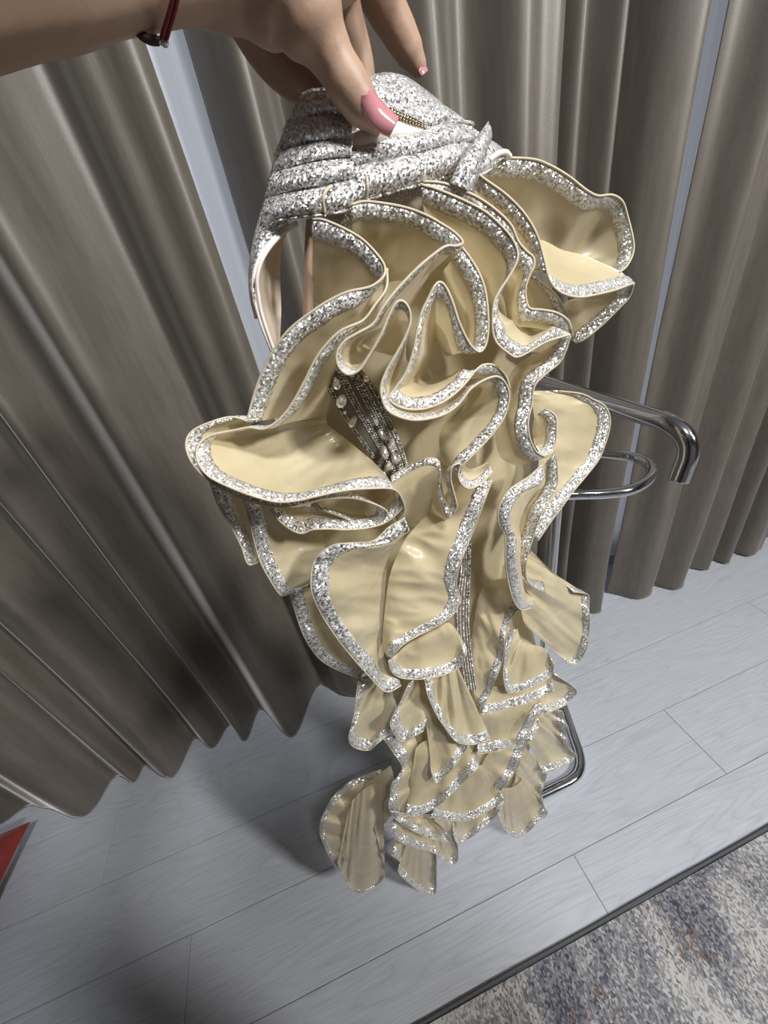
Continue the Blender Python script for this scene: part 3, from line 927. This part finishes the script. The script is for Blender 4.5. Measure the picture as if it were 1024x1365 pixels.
# ---- lower tiers
ruffle([(764, 789, -.4), (784, 793, -.4), (785, 810, -.2), (786, 828, 0), (784, 857, .2), (777, 875, .2), (768, 885, 0), (758, 884, 0)],
       [(708, 734, .8), (702, 745, .8), (698, 758, .8), (695, 772, .8), (694, 788, .8), (694, 804, .8), (696, 820, .8), (700, 834, .6)], 0.7, .0115, wr=1.8)
ruffle([(690, 812, 3), (679, 829, 3), (673, 850, 3), (670, 878, 3), (661, 905, 2.8), (651, 930, 2.6), (641, 950, 2.4)],
       [(676, 770, 1), (655, 775, 1), (640, 790, 1), (632, 830, 1), (628, 870, 1), (627, 905, 1), (630, 935, 1)], 1.0, .0095, wr=1.8)
ruffle([(677, 842, 2.4), (673, 870, 2.4), (671, 898, 2.4), (676, 922, 2.4), (692, 922, 2.3), (712, 914, 2.1), (734, 901, 1.8), (739, 885, 1.6)],
       [(690, 838, 1), (692, 846, 1), (694, 852, 1), (698, 856, 1), (704, 858, 1), (712, 860, 1), (722, 862, 1), (728, 866, 1)], 0.6, .0105)
ruffle([(738, 898, .6), (768, 919, .5), (762, 932, .7), (750, 942, .9), (733, 949, 1.1), (717, 955, 1.3)],
       [(730, 880, 0), (724, 890, 0), (718, 898, 0), (712, 906, 0), (706, 914, 0), (700, 922, 0)], 0.5, .0105)
ruffle([(641, 953, 2.2), (656, 950, 2.2), (676, 944, 2.2), (700, 938, 2.1), (720, 930, 2), (739, 920, 1.9)],
       [(642, 918, 1), (660, 915, 1), (680, 912, 1), (700, 906, 1), (716, 898, 1), (730, 890, 1)], 0.5, .0105)
ruffle([(750, 948, .2), (754, 970, .2), (757, 995, .2), (768, 1007, .2), (758, 1018, .4), (742, 1025, .5), (724, 1031, .6)],
       [(732, 944, -.6), (724, 950, -.6), (716, 956, -.6), (710, 962, -.6), (706, 968, -.6), (702, 974, -.5), (699, 980, -.4)], 0.6, .0125)
ruffle([(636, 1006, 1.8), (652, 1003, 1.8), (672, 999, 1.8), (692, 996, 1.7), (707, 988, 1.6), (718, 970, 1.5)],
       [(640, 950, .8), (655, 948, .8), (672, 944, .8), (690, 940, .8), (704, 935, .8), (716, 930, .8)], 0.6, .0125)
ruffle([(722, 936, 1.6), (713, 958, 1.7), (702, 984, 1.7), (697, 1004, 1.7), (690, 1022, 1.6), (680, 1038, 1.6), (667, 1054, 1.5)],
       [(694, 950, .6), (684, 965, .6), (672, 982, .6), (660, 996, .6), (650, 1006, .6), (644, 1016, .6), (640, 1028, .6)], 0.4, .0125)
ruffle([(730, 1028, -.4), (727, 1040, -.4), (723, 1056, -.4), (725, 1074, -.3), (730, 1084, -.3), (720, 1094, -.2), (706, 1106, 0)],
       [(700, 996, -.8), (694, 1008, -.8), (690, 1020, -.8), (688, 1032, -.8), (686, 1042, -.8), (682, 1050, -.8), (676, 1056, -.7)], 0.5, .008)
ruffle([(664, 1086, .6), (671, 1103, .5), (682, 1114, .5), (693, 1117, .4), (706, 1107, .3), (716, 1096, .2), (727, 1082, 0)],
       [(664, 1050, 0), (668, 1050, 0), (674, 1050, 0), (680, 1050, 0), (686, 1048, -.1), (692, 1044, -.2), (698, 1036, -.3)], 0.6, .011)
ruffle([(604, 1112, 1), (611, 1125, 1), (628, 1116, 1), (648, 1100, 1), (662, 1086, .9), (672, 1070, .8)],
       [(604, 1082, .2), (614, 1080, .2), (628, 1074, .2), (642, 1064, .2), (652, 1054, .2), (660, 1046, .2)], 0.4, .011)
# left lower tiers
ruffle([(478, 905, .6), (474, 935, .9), (470, 962, 1.1), (465, 986, 1.3), (474, 997, 1.4), (492, 1000, 1.4), (503, 991, 1.5), (519, 978, 1.6)],
       [(500, 896, .4), (504, 900, .4), (508, 906, .4), (512, 912, .4), (516, 918, .4), (520, 924, .4), (524, 930, .5), (528, 936, .6)], 0.6, .012)
ruffle([(547, 908, 2.4), (533, 936, 2.6), (521, 962, 2.7), (524, 975, 2.7), (534, 988, 2.7), (549, 983, 2.6), (565, 974, 2.5)],
       [(556, 900, 1.2), (557, 906, 1.2), (559, 914, 1.2), (561, 922, 1.2), (564, 930, 1.2), (568, 938, 1.2), (572, 946, 1.2)], 0.6, .0125)
ruffle([(512, 985, .8), (525, 1004, .9), (536, 1022, 1), (530, 1035, 1), (522, 1046, 1), (520, 1062, 1), (519, 1080, 1), (532, 1096, 1.1)],
       [(550, 975, .2), (554, 985, .2), (558, 995, .2), (560, 1005, .2), (562, 1018, .2), (562, 1032, .2), (562, 1046, .2), (564, 1058, .2)], 0.6, .012)
ruffle([(624, 994, 2.6), (613, 1011, 2.6), (602, 1026, 2.6), (590, 1037, 2.6), (580, 1043, 2.5), (573, 1020, 2.2)],
       [(604, 950, 1.2), (592, 946, 1.2), (582, 944, 1.2), (574, 944, 1.2), (569, 948, 1.2), (566, 956, 1.2)], 0.7, .0115)
ruffle([(566, 906, 3.4), (572, 932, 3.4), (585, 958, 3.4), (602, 982, 3.4), (613, 991, 3.4), (634, 992, 3.3), (655, 985, 3.1)],
       [(578, 890, 2), (585, 888, 2), (591, 887, 2), (597, 886, 2), (602, 886, 2), (606, 887, 2), (610, 888, 2)], 0.7, .0115)
ruffle([(640, 1021, 2.2), (615, 1045, 2.2), (591, 1068, 2.2), (570, 1082, 2.1), (550, 1088, 2), (541, 1084, 1.8)],
       [(624, 990, .8), (604, 988, .8), (588, 986, .8), (574, 986, .8), (562, 990, .8), (554, 998, .8)], 0.8, .0125)
ruffle([(574, 1089, 1.8), (600, 1094, 1.8), (625, 1093, 1.8), (644, 1085, 1.7), (660, 1075, 1.6), (672, 1065, 1.4)],
       [(596, 1040, .6), (612, 1034, .6), (626, 1026, .6), (640, 1020, .6), (648, 1024, .6), (656, 1032, .6)], 0.7, .0125)
ruffle([(520, 1081, 1.6), (530, 1094, 1.8), (552, 1108, 2), (575, 1118, 2.1), (598, 1121, 2.2), (594, 1108, 2.2), (582, 1095, 2.1)],
       [(546, 1084, .6), (552, 1088, .6), (560, 1091, .6), (567, 1092, .6), (573, 1092, .7), (576, 1090, .8), (574, 1088, 1)], -0.2, .0125)
ruffle([(520, 1098, .8), (525, 1115, .9), (541, 1126, 1), (564, 1133, 1), (582, 1139, 1), (596, 1153, 1), (610, 1147, .8), (610, 1122, .5)],
       [(542, 1076, 0), (550, 1080, 0), (558, 1084, 0), (568, 1088, 0), (578, 1090, 0), (588, 1092, 0), (596, 1092, 0), (600, 1088, 0)], 0.5, .011)
ruffle([(521, 1139, .0), (533, 1149, .1), (531, 1163, .2), (545, 1177, .3), (562, 1189, .3), (580, 1191, .2), (582, 1165, .1), (582, 1142, 0)],
       [(536, 1104, -.4), (542, 1106, -.4), (548, 1108, -.4), (554, 1110, -.4), (562, 1112, -.4), (570, 1114, -.4), (574, 1114, -.4), (576, 1112, -.4)], 0.4, .012)
# far left tail flounce, near the floor
ruffle([(508, 1026, -3.2), (484, 1034, -4.2), (462, 1045, -5), (445, 1061, -5.6), (432, 1083, -5.8), (426, 1105, -5.7), (433, 1130, -5.2), (447, 1155, -4.6)],
       [(520, 1034, -2), (506, 1050, -2.6), (492, 1064, -3), (480, 1078, -3.3), (472, 1094, -3.5), (468, 1110, -3.6), (466, 1128, -3.6), (464, 1146, -3.6)], 0.8, .008, wr=1.0)
ruffle([(450, 1150, -4), (458, 1168, -3.8), (467, 1184, -3.4), (481, 1190, -3), (497, 1184, -2.8), (513, 1166, -2.6), (506, 1130, -2.2), (499, 1102, -1.8)],
       [(466, 1072, -3.2), (474, 1062, -2.8), (482, 1054, -2.3), (491, 1048, -1.9), (500, 1044, -1.7), (509, 1042, -1.5), (515, 1044, -1.3), (519, 1050, -1.2)], 1.0, .006, wr=1.5)


ruffle([(486, 1046, -2.4), (494, 1066, -2.3), (499, 1086, -2.1), (504, 1099, -1.8), (514, 1097, -1.4)],
       [(521, 1020, -1.5), (525, 1034, -1.3), (527, 1050, -1.2), (527, 1064, -1), (528, 1078, -.8)], 0.6, 0, pipe=False, wr=1.6)


# ---- beaded centre panel
def strip(name, left, right, mat, K=8, arch=0.4, parent=None, sub=6):
    Ls = smooth_path([dp(*p) for p in left], sub)
    Rs = smooth_path([dp(*p) for p in right], sub)
    V, Fc = [], []
    camp = Vector((0, 0, H))
    for a, b in zip(Ls, Rs):
        for k in range(K + 1):
            t = k / K
            p = a.lerp(b, t)
            p += (camp - p).normalized() * arch * 0.01 * 4 * t * (1 - t)
            V.append(p)
    for i in range(len(Ls) - 1):
        for k in range(K):
            q = i * (K + 1) + k
            Fc.append((q, q + 1, q + K + 2, q + K + 1))
    return dmesh(name, V, Fc, mat, parent), Ls, Rs


pl = [(432, 495, 1.2), (437, 520, 1.4), (450, 545, 1.6), (466, 570, 1.8), (484, 595, 1.9), (503, 622, 2), (520, 650, 2)]
pr = [(480, 490, 1.2), (500, 515, 1.4), (513, 540, 1.6), (525, 565, 1.8), (535, 590, 1.9), (543, 615, 2), (548, 645, 2)]
panel, PLs, PRs = strip('beaded_panel', pl, pr, BEADBASE, 8, 0.35)
panel['label'] = 'dark beaded panel with crystals'


def ball(c, r, seg=6, ring=4):
    V, Fc = [], []
    for j in range(1, ring):
        th = math.pi * j / ring
        for k in range(seg):
            a = 2 * math.pi * k / seg
            V.append(c + Vector((math.sin(th) * math.cos(a), math.sin(th) * math.sin(a), math.cos(th))) * r)
    top, bot = len(V), len(V) + 1
    V += [c + Vector((0, 0, r)), c - Vector((0, 0, r))]
    for j in range(ring - 2):
        for k in range(seg):
            l = (k + 1) % seg
            Fc.append((j * seg + k, (j + 1) * seg + k, (j + 1) * seg + l, j * seg + l))
    for k in range(seg):
        l = (k + 1) % seg
        Fc.append((top, k, l))
        Fc.append((bot, (ring - 2) * seg + l, (ring - 2) * seg + k))
    return V, Fc


def bead_line(pts, r, gap, acc):
    """rows of beads along a 3-D polyline"""
    d = 0.0
    for a, b in zip(pts, pts[1:]):
        L = (b - a).length
        while d < L:
            c = a.lerp(b, d / L)
            V, Fc = ball(c, r)
            off = len(acc[0])
            acc[0].extend(V)
            acc[1].extend([tuple(i + off for i in f) for f in Fc])
            d += gap
        d -= L


camp = Vector((0, 0, H))
acc = ([], [])
for t in (0.04, 0.10, 0.36, 0.42, 0.48, 0.62, 0.68, 0.74, 0.80, 0.90, 0.96):
    line = []
    for a, b in zip(PLs, PRs):
        p = a.lerp(b, t)
        p += (camp - p).normalized() * (0.0035 * 4 * t * (1 - t) + 0.0006)
        line.append(p)
    bead_line(line, 0.00095, 0.0020, acc)
bd = dmesh('beading', acc[0], acc[1], BEADM, panel)
bd['kind'] = 'stuff'
# crystals
def gem(x, y, d, rx, ry, rot):
    c = dp(x, y, d)
    f = (camp - c).normalized()
    s = f.cross(Vector((0, 0, 1))).normalized()
    u = s.cross(f)
    ca, sa = math.cos(rot), math.sin(rot)
    V = []
    for (sc, hh) in ((1.0, 0.0), (0.95, 0.0012), (0.55, 0.0028)):
        for k in range(8):
            a = 2 * math.pi * k / 8
            ex, ey = rx * sc * math.cos(a), ry * sc * math.sin(a) * (1.25 if math.sin(a) > 0 else 1)
            V.append(c + s * (ex * ca - ey * sa) + u * (ex * sa + ey * ca) + f * hh)
    V.append(c + f * 0.0036)
    Fc = [(16 + k, 16 + (k + 1) % 8, 24) for k in range(8)]
    for r_ in (0, 8):
        for k in range(8):
            l = (k + 1) % 8
            Fc.append((r_ + k, r_ + l, r_ + 8 + l, r_ + 8 + k))
    g = dmesh('crystal', V, Fc, GEM, panel, smooth=False)
    return g


for (x, y, rx, ry, rot) in [(455, 536, .0030, .0036, .6), (449, 513, .0024, .0028, .2), (447, 506, .0012, .0012, 0), (470, 563, .0020, .0034, .7), (502, 563, .0016, .0016, 0), (510, 580, .0022, .0034, -.3),
                            (522, 593, .0024, .0036, .2), (512, 604, .0026, .0042, .1), (526, 612, .0022, .0034, -.2), (517, 622, .0024, .0032, .5), (488, 506, .0018, .0018, 0), (460, 550, .0012, .0012, 0)]:
    gem(x, y, 2.62, rx * 1.25, ry * 1.25, rot)

# beaded seam further down
sl = [(606, 690, 2.2), (612, 720, 2.2), (612, 760, 2.2), (606, 800, 2.2), (606, 840, 2.2), (612, 880, 1.8), (618, 920, 1.6)]
sr = [(628, 700, 2.2), (628, 730, 2.2), (627, 765, 2.2), (626, 800, 2.2), (626, 840, 2.2), (630, 880, 1.8), (636, 920, 1.6)]
sp_, SL, SR = strip('beaded_seam', sl, sr, BEADBASE, 4, 0.2)
acc = ([], [])
for t in (0.2, 0.4, 0.6, 0.8, 0.95):
    line = [a.lerp(b, t) + (camp - a).normalized() * 0.002 for a, b in zip(SL, SR)]
    bead_line(line, 0.0009, 0.002, acc)
bd = dmesh('beading', acc[0], acc[1], BEADM, sp_)
bd['kind'] = 'stuff'


# ---- bodice: overlapping pleats of glitter cloth
def pleat(top, bot, arch=0.5, mat=None, name='bodice_pleat', K=10, sub=8, edge=True):
    o, Ls, Rs = strip(name, top, bot, mat or BODICEGL, K, arch, None, sub)
    s = o.modifiers.new('thickness', 'SOLIDIFY')
    s.thickness = 0.0012
    s.offset = -1
    if edge:
        V, Fc = sweep([p + (camp - p).normalized() * 0.0004 for p in Rs], 0.0008, 6)
        dmesh('pleat_edge', V, Fc, BEADM, o)
    return o


# back of the bodice (keeps it a closed garment)
pleat([(426, 118, -2.4), (470, 108, -2.6), (520, 98, -2.6), (575, 128, -2.6), (640, 178, -2.4), (678, 206, -2)],
      [(350, 300, -2.2), (400, 288, -2.4), (470, 270, -2.6), (540, 252, -2.8), (600, 236, -2.6), (660, 222, -2)], -0.6, name='bodice_back', edge=False)
# left cup
pleat([(402, 124, .4), (415, 118, 1), (440, 117, 1.6), (462, 124, 2)], [(378, 172, .2), (402, 161, 1), (432, 154, 1.8), (466, 156, 2.2)], 0.5)
pleat([(382, 160, .3), (404, 153, 1.1), (435, 150, 1.8), (470, 154, 2.2)], [(366, 208, .2), (392, 199, 1.2), (428, 190, 2), (468, 192, 2.4)], 0.6)
pleat([(370, 192, .2), (394, 190, 1.2), (430, 186, 2), (470, 182, 2.4)], [(358, 240, .2), (386, 228, 1.4), (424, 216, 2.2), (466, 212, 2.6)], 0.6)
pleat([(362, 222, .2), (388, 220, 1.4), (424, 212, 2.2), (472, 206, 2.6)], [(352, 272, .2), (378, 261, 1.6), (418, 252, 2.4), (470, 246, 2.7)], 0.7)
pleat([(354, 256, .2), (380, 254, 1.6), (418, 248, 2.4), (466, 244, 2.7)], [(343, 318, .2), (366, 296, 1.6), (400, 289, 2.5), (432, 286, 2.9)], 0.6)
# right side
pleat([(494, 102, .6), (512, 96, .8), (540, 101, .8), (566, 118, .6), (584, 132, .2)], [(478, 132, 1.4), (510, 140, 1.8), (545, 142, 1.8), (575, 139, 1.4), (598, 146, .6)], 0.5)
pleat([(492, 128, 1.5), (520, 136, 1.9), (556, 134, 1.7), (592, 140, 1), (626, 164, .3)], [(508, 150, 2), (535, 162, 2.2), (568, 172, 2.1), (605, 163, 1.6), (632, 166, .6)], 0.5)
pleat([(470, 190, 2.4), (515, 178, 2.6), (560, 173, 2.5), (605, 163, 2), (650, 184, .8)], [(466, 226, 2.6), (515, 214, 2.9), (560, 205, 2.8), (605, 194, 2.4), (648, 192, 1.2)], 0.6)
pleat([(468, 218, 2.7), (515, 210, 3), (560, 202, 2.9), (605, 190, 2.5), (640, 188, 1.6)], [(486, 268, 2.9), (512, 260, 3.1), (550, 249, 3.0), (585, 239, 2.7), (618, 228, 2)], 0.6)
pleat([(424, 250, 2.8), (440, 246, 2.9), (460, 240, 3), (486, 232, 3.1)], [(432, 288, 2.9), (446, 284, 3), (468, 279, 3.1), (492, 266, 3.2)], 0.4)
# ivory satin showing where the cloth is pinched
strip('ivory_facing', [(468, 178, 2.5), (490, 170, 2.8), (520, 160, 2.8), (548, 166, 2.5), (572, 172, 2.2)], [(472, 204, 2.5), (494, 196, 2.9), (522, 186, 2.9), (550, 182, 2.6), (574, 178, 2.3)], WHITESATIN, 8, 0.25)
acc = ([], [])
for k in range(3):
    bead_line(smooth_path([dp(521, 144 + k * 4, 2.7), dp(536, 151 + k * 4, 2.7), dp(552, 158 + k * 4, 2.6), dp(568, 167 + k * 2, 2.5)]), 0.0009, 0.0019, acc)
bd = dmesh('gold_beading', acc[0], acc[1], m_plain('gold_bead', (0.42, 0.36, 0.24), 0.2, 0.9))
bd['kind'] = 'stuff'
# small thread loops
for pts in ([(433, 284, 3.5), (431, 266, 3.7), (435, 254, 3.6), (442, 249, 3.3)], [(489, 262, 3.5), (490, 248, 3.7), (489, 236, 3.5)]):
    V, Fc = sweep(smooth_path([dp(*p) for p in pts]), 0.0009, 6)
    dmesh('thread_loop', V, Fc, PIPING)
# gathered tie at the right end of the bodice
pleat([(652, 164, 2.4), (640, 180, 2.8), (626, 200, 3.2), (612, 222, 3.4), (600, 245, 3.4)], [(654, 182, 2.4), (649, 196, 2.8), (641, 214, 3.2), (636, 236, 3.4), (628, 256, 3.4)], 0.5, name='gathered_tie')
pleat([(628, 206, 3.3), (618, 226, 3.6), (610, 246, 3.6)], [(634, 210, 3.3), (628, 230, 3.7), (621, 252, 3.6)], 0.3, name='gathered_tie')
pleat([(650, 184, 1.6), (664, 192, 1.4), (678, 204, 1)], [(640, 212, 2.2), (656, 210, 2), (680, 210, 1.2)], 0.4, name='side_tab')
pleat([(640, 208, 2.4), (656, 207, 2.2), (676, 206, 1.6)], [(634, 236, 2.6), (648, 230, 2.4), (662, 220, 2)], 0.3, name='side_tab')
V, Fc = sweep(smooth_path([dp(652, 214, 2.4), dp(664, 205, 2.3), (dp(674, 203, 2.0)), dp(680, 209, 1.6)]), 0.0016, 8)
dmesh('satin_edge', V, Fc, WHITESATIN)
# tulle inset
strip('tulle_inset', [(440, 276, 1.6), (480, 262, 1.8), (530, 250, 2), (580, 236, 2), (640, 222, 1.4)], [(442, 320, 1.2), (480, 312, 1.4), (530, 310, 1.4), (580, 300, 1.2), (640, 270, .8)], TULLE, 8, 0.2)
# hanging side wing of the bodice: lining, piped double edge
strip('side_wing_lining', [(398, 296, .4), (368, 316, 1), (345, 345, 1.2), (338, 375, 1.2), (342, 405, 1.1), (352, 438, 1), (364, 468, .8)],
      [(392, 300, -.6), (378, 320, -1), (374, 350, -1.4), (374, 380, -1.5), (375, 410, -1.5), (374, 440, -1.4), (372, 470, -1.2)], LINING, 8, -0.6)
for dx, dd in ((0, 0), (5, 0.1)):
    pts = [(396 + dx * .2, 296 + dx * .6, .8), (380, 305 + dx * .8, 1.1), (360 + dx * .4, 323 + dx * .8, 1.3), (345 + dx * .8, 346 + dx * .4, 1.5), (338 + dx, 372, 1.5), (339 + dx * 1.2, 396, 1.4), (344 + dx, 418, 1.3), (352 + dx * .9, 442, 1.2), (363 + dx * .6, 469, 1)]
    V, Fc = sweep(smooth_path([dp(x, y, d + dd) for x, y, d in pts]), 0.0011, 8)
    dmesh('wing_piping', V, Fc, WHITESATIN)
pleat([(356, 262, .3), (346, 296, .3), (338, 330, .3), (334, 362, .2), (335, 395, .1), (342, 425, 0)], [(384, 296, 1), (366, 312, 1.2), (347, 338, 1.4), (339, 366, 1.5), (339, 396, 1.4), (346, 424, 1.2)], 0.2, name='side_wing')
# zip tape
strip('zip_tape', [(408, 292, 1.6), (406, 330, 1.4), (405, 370, 1.2), (404, 425, 1)], [(418, 292, 1.8), (418, 330, 1.6), (418, 370, 1.4), (418, 425, 1.2)], BRONZE, 6, 0.25)

# ------------------------------------------------------------------ hand and forearm
def capsule_chain(pts):
    """pts: (x, y, Y, radius in m) -> smooth tapered tube"""
    P = [at(x, y, Y) for x, y, Y, r in pts]
    path = smooth_path(P, 6)
    rad = []
    n = len(pts)
    for i in range((n - 1) * 6 + 1):
        t = i / 6
        k = min(int(t), n - 2)
        f = t - k
        f = f * f * (3 - 2 * f)
        rad.append(pts[k][3] * (1 - f) + pts[k + 1][3] * f)
    # round the tip
    a, b = path[-2], path[-1]
    dr = (b - a).normalized()
    r0 = rad[-1]
    for q in (0.45, 0.75, 0.93):
        path.append(b + dr * r0 * q)
        rad.append(r0 * math.sqrt(max(0.02, 1 - q * q)))
    return sweep(path, rad, 16)


HV, HF = [], []


def addpart(pts):
    V, Fc = capsule_chain(pts)
    off = len(HV)
    HV.extend(V)
    HF.extend([tuple(i + off for i in f) for f in Fc])


def addworld(pts):
    P = [Vector(p[:3]) for p in pts]
    path = smooth_path(P, 5)
    rad = [cr([Vector((p[3], 0, 0)) for p in pts], i / 5).x for i in range((len(pts) - 1) * 5 + 1)]
    V, Fc = sweep(path, rad, 18)
    off = len(HV)
    HV.extend(V)
    HF.extend([tuple(i + off for i in f) for f in Fc])


# upper arm, shoulder, neck and head of the photographer, behind the lens
addworld([(-.02, -.30, 1.36, .06), (-.13, -.28, 1.37, .062), (-.22, -.19, 1.37, .052), (-.25, -.06, 1.37, .045), (-.235, .05, 1.375, .040), (-.19, .12, 1.385, .038), (-.13, .165, 1.400, .036), (-.090, .19, 1.408, .033)])
addworld([(.03, -.31, 1.36, .07), (.03, -.31, 1.44, .055), (.035, -.30, 1.50, .052), (.04, -.285, 1.55, .07), (.04, -.28, 1.60, .080), (.04, -.28, 1.65, .078), (.04, -.285, 1.69, .05), (.04, -.285, 1.705, .02)])
addworld([(.04, -.21, 1.585, .014), (.04, -.198, 1.575, .013), (.04, -.195, 1.565, .012)])
# forearm to wrist to palm
addpart([(-420, -112, .19, .0335), (-200, -104, .205, .0305), (0, -98, .220, .0270), (120, -98, .240, .0252), (215, -92, .258, .0240), (300, -90, .272, .0255), (385, -82, .285, .025), (440, -80, .295, .022)])
addpart([(215, -105, .262, .020), (330, -120, .285, .026), (430, -120, .305, .024), (500, -110, .315, .018)])
# heel of the hand
addpart([(228, -62, .262, .0175), (270, -40, .268, .0170), (304, -26, .272, .0160), (345, -30, .275, .019)])
# thumb
addpart([(350, -35, .272, .022), (392, -8, .268, .0215), (415, 28, .266, .0170), (437, 66, .266, .0112), (449, 88, .266, .0099), (461, 108, .266, .0104), (481, 138, .266, .0096), (500, 158, .266, .0068)])
# index finger, behind the cloth
addpart([(430, -90, .312, .015), (448, -20, .316, .0115), (464, 35, .318, .0098), (478, 85, .320, .0092), (484, 125, .320, .0080)])
# middle finger, stretched out
addpart([(455, -110, .322, .016), (490, -40, .330, .0125), (512, 5, .334, .0115), (530, 38, .336, .0105), (545, 66, .337, .0092), (557, 87, .337, .0062)])
# ring and little finger, curled in the shade of the palm
addpart([(345, -80, .305, .018), (322, -8, .330, .0145), (340, 40, .340, .0128), (364, 78, .344, .0120), (390, 104, .346, .0112), (415, 122, .346, .0090)])
addpart([(390, -70, .320, .016), (398, 10, .345, .0120), (410, 60, .352, .0104), (424, 96, .354, .0088)])
hand = mesh_obj('person', HV, HF, SKIN)
rm = hand.modifiers.new('one_skin', 'REMESH')
rm.mode = 'VOXEL'
rm.voxel_size = 0.0018
rm.use_smooth_shade = True
sm = hand.modifiers.new('soften', 'SMOOTH')
sm.factor = 0.5
sm.iterations = 7
# clothes and hair of the photographer
def lump(name, rings, mat):
    V, Fc = [], []
    n = 28
    path = smooth_path([Vector((cx, cy, cz)) for cx, cy, cz, rx, ry in rings], 5)
    rr = smooth_path([Vector((rx, ry, 0)) for cx, cy, cz, rx, ry in rings], 5)
    for p, r in zip(path, rr):
        for k in range(n):
            a = 2 * math.pi * k / n
            f = 1 + 0.025 * math.sin(a * 5 + p.z * 22)
            V.append(p + Vector((r.x * f * math.cos(a), r.y * f * math.sin(a), 0)))
    m_ = len(path)
    for j in range(m_ - 1):
        for k in range(n):
            l = (k + 1) % n
            Fc.append((j * n + k, j * n + l, (j + 1) * n + l, (j + 1) * n + k))
    Fc.append(tuple(range(n))[::-1])
    Fc.append(tuple((m_ - 1) * n + k for k in range(n)))
    return mesh_obj(name, V, Fc, mat, hand)


lump('jumper', [(.04, -.33, .80, .17, .12), (.04, -.33, .95, .17, .115), (.04, -.33, 1.10, .17, .115), (.035, -.33, 1.25, .19, .12), (.03, -.325, 1.36, .19, .10), (.03, -.32, 1.42, .12, .08), (.03, -.315, 1.45, .07, .065)], m_plain('dark_jumper_knit', (0.06, 0.06, 0.07), 0.9))
for sx in (-1, 1):
    lump('trouser_leg', [(.04 + sx * .10, -.30, .045, .06, .07), (.04 + sx * .10, -.33, .2, .06, .065), (.04 + sx * .095, -.33, .5, .072, .078), (.04 + sx * .085, -.33, .84, .088, .11)], m_plain('dark_trouser_cloth', (0.035, 0.035, 0.045), 0.9))
    lump('shoe', [(.04 + sx * .105, -.26, .0105, .05, .125), (.04 + sx * .105, -.26, .035, .05, .125), (.04 + sx * .105, -.28, .06, .042, .085)], m_plain('black_shoe', (0.02, 0.02, 0.02), 0.5))
lump('hair', [(.04, -.345, 1.40, .10, .055), (.04, -.345, 1.5, .105, .065), (.04, -.325, 1.6, .10, .09), (.04, -.305, 1.68, .094, .10), (.04, -.30, 1.735, .05, .055), (.04, -.30, 1.745, .012, .014)], m_plain('dark_brown_hair', (0.045, 0.025, 0.016), 0.5))
tag(hand, 'bare forearm and hand with long pink nails pinching the bodice', 'person')


def nail(left, right, Y0, arch, name='fingernail'):
    Ls = smooth_path([at(x, y, Y) for x, y, Y in left], 6)
    Rs = smooth_path([at(x, y, Y) for x, y, Y in right], 6)
    V, Fc = [], []
    K = 10
    for a, b in zip(Ls, Rs):
        for k in range(K + 1):
            t = k / K
            p = a.lerp(b, t)
            p += (camp - p).normalized() * arch * 4 * t * (1 - t)
            V.append(p)
    for i in range(len(Ls) - 1):
        for k in range(K):
            q = i * (K + 1) + k
            Fc.append((q, q + 1, q + K + 2, q + K + 1))
    o = mesh_obj(name, V, Fc, NAIL, hand)
    s = o.modifiers.new('thickness', 'SOLIDIFY')
    s.thickness = 0.0011
    s.offset = -1
    o['label'] = 'long pink gel nail'
    return o


nail([(484, 128, .2575), (482, 140, .2585), (490, 158, .2600), (503, 173, .2605), (519, 181, .2610)], [(491, 120, .2590), (500, 128, .2600), (511, 140, .2605), (521, 150, .2605), (531, 160, .2605)], 0, .0022)
nail([(557, 95, .3325), (559, 99, .333), (562, 102, .333)], [(563, 86, .3345), (567, 90, .3345), (569, 96, .3345)], 0, .0008)

# ------------------------------------------------------------------ red cord bracelet
REDCORD = m_plain('red_cord', (0.16, 0.012, 0.012), 0.5)
SILVER = m_plain('silver_clasp', (0.55, 0.52, 0.5), 0.2, 1.0)
bro = at(215, 20, .235)
bra = empty('bracelet', bro)
tag(bra, 'double red cord bracelet with silver clasp on the wrist', 'bracelet')
for off in (-3.5, 3.5):
    ring = [at(x + off, y, Y) for x, y, Y in [(246, -70, .224), (239, -30, .224), (231, 8, .228), (223, 36, .236), (216, 55, .247), (202, 55, .256), (188, 44, .268), (186, 10, .286), (200, -60, .298), (226, -170, .296), (244, -150, .255)]]
    m3 = ring[-2:] + ring + ring[:2]
    path = [cr(m3, 2 + i / 6) for i in range(6 * len(ring))]
    V, Fc = sweep([p - bro for p in path], 0.0008, 8, closed=True)
    mesh_obj('cord', V, Fc, REDCORD, bra)
low = at(216, 52, .240)
for i, (x, y, r) in enumerate([(219, 56, .0016), (212, 54, .0013)]):
    V, Fc = ball(at(x, y, .243) - bro, r, 10, 8)
    mesh_obj('silver_bead', V, Fc, SILVER, bra)
V, Fc = sweep([p - bro for p in smooth_path([at(184, 42, .243), at(190, 48, .243), at(200, 53, .243), at(211, 54, .243)])], 0.0016, 8)
mesh_obj('knot', V, Fc, m_plain('dark_knot', (0.035, 0.01, 0.01), 0.6), bra)
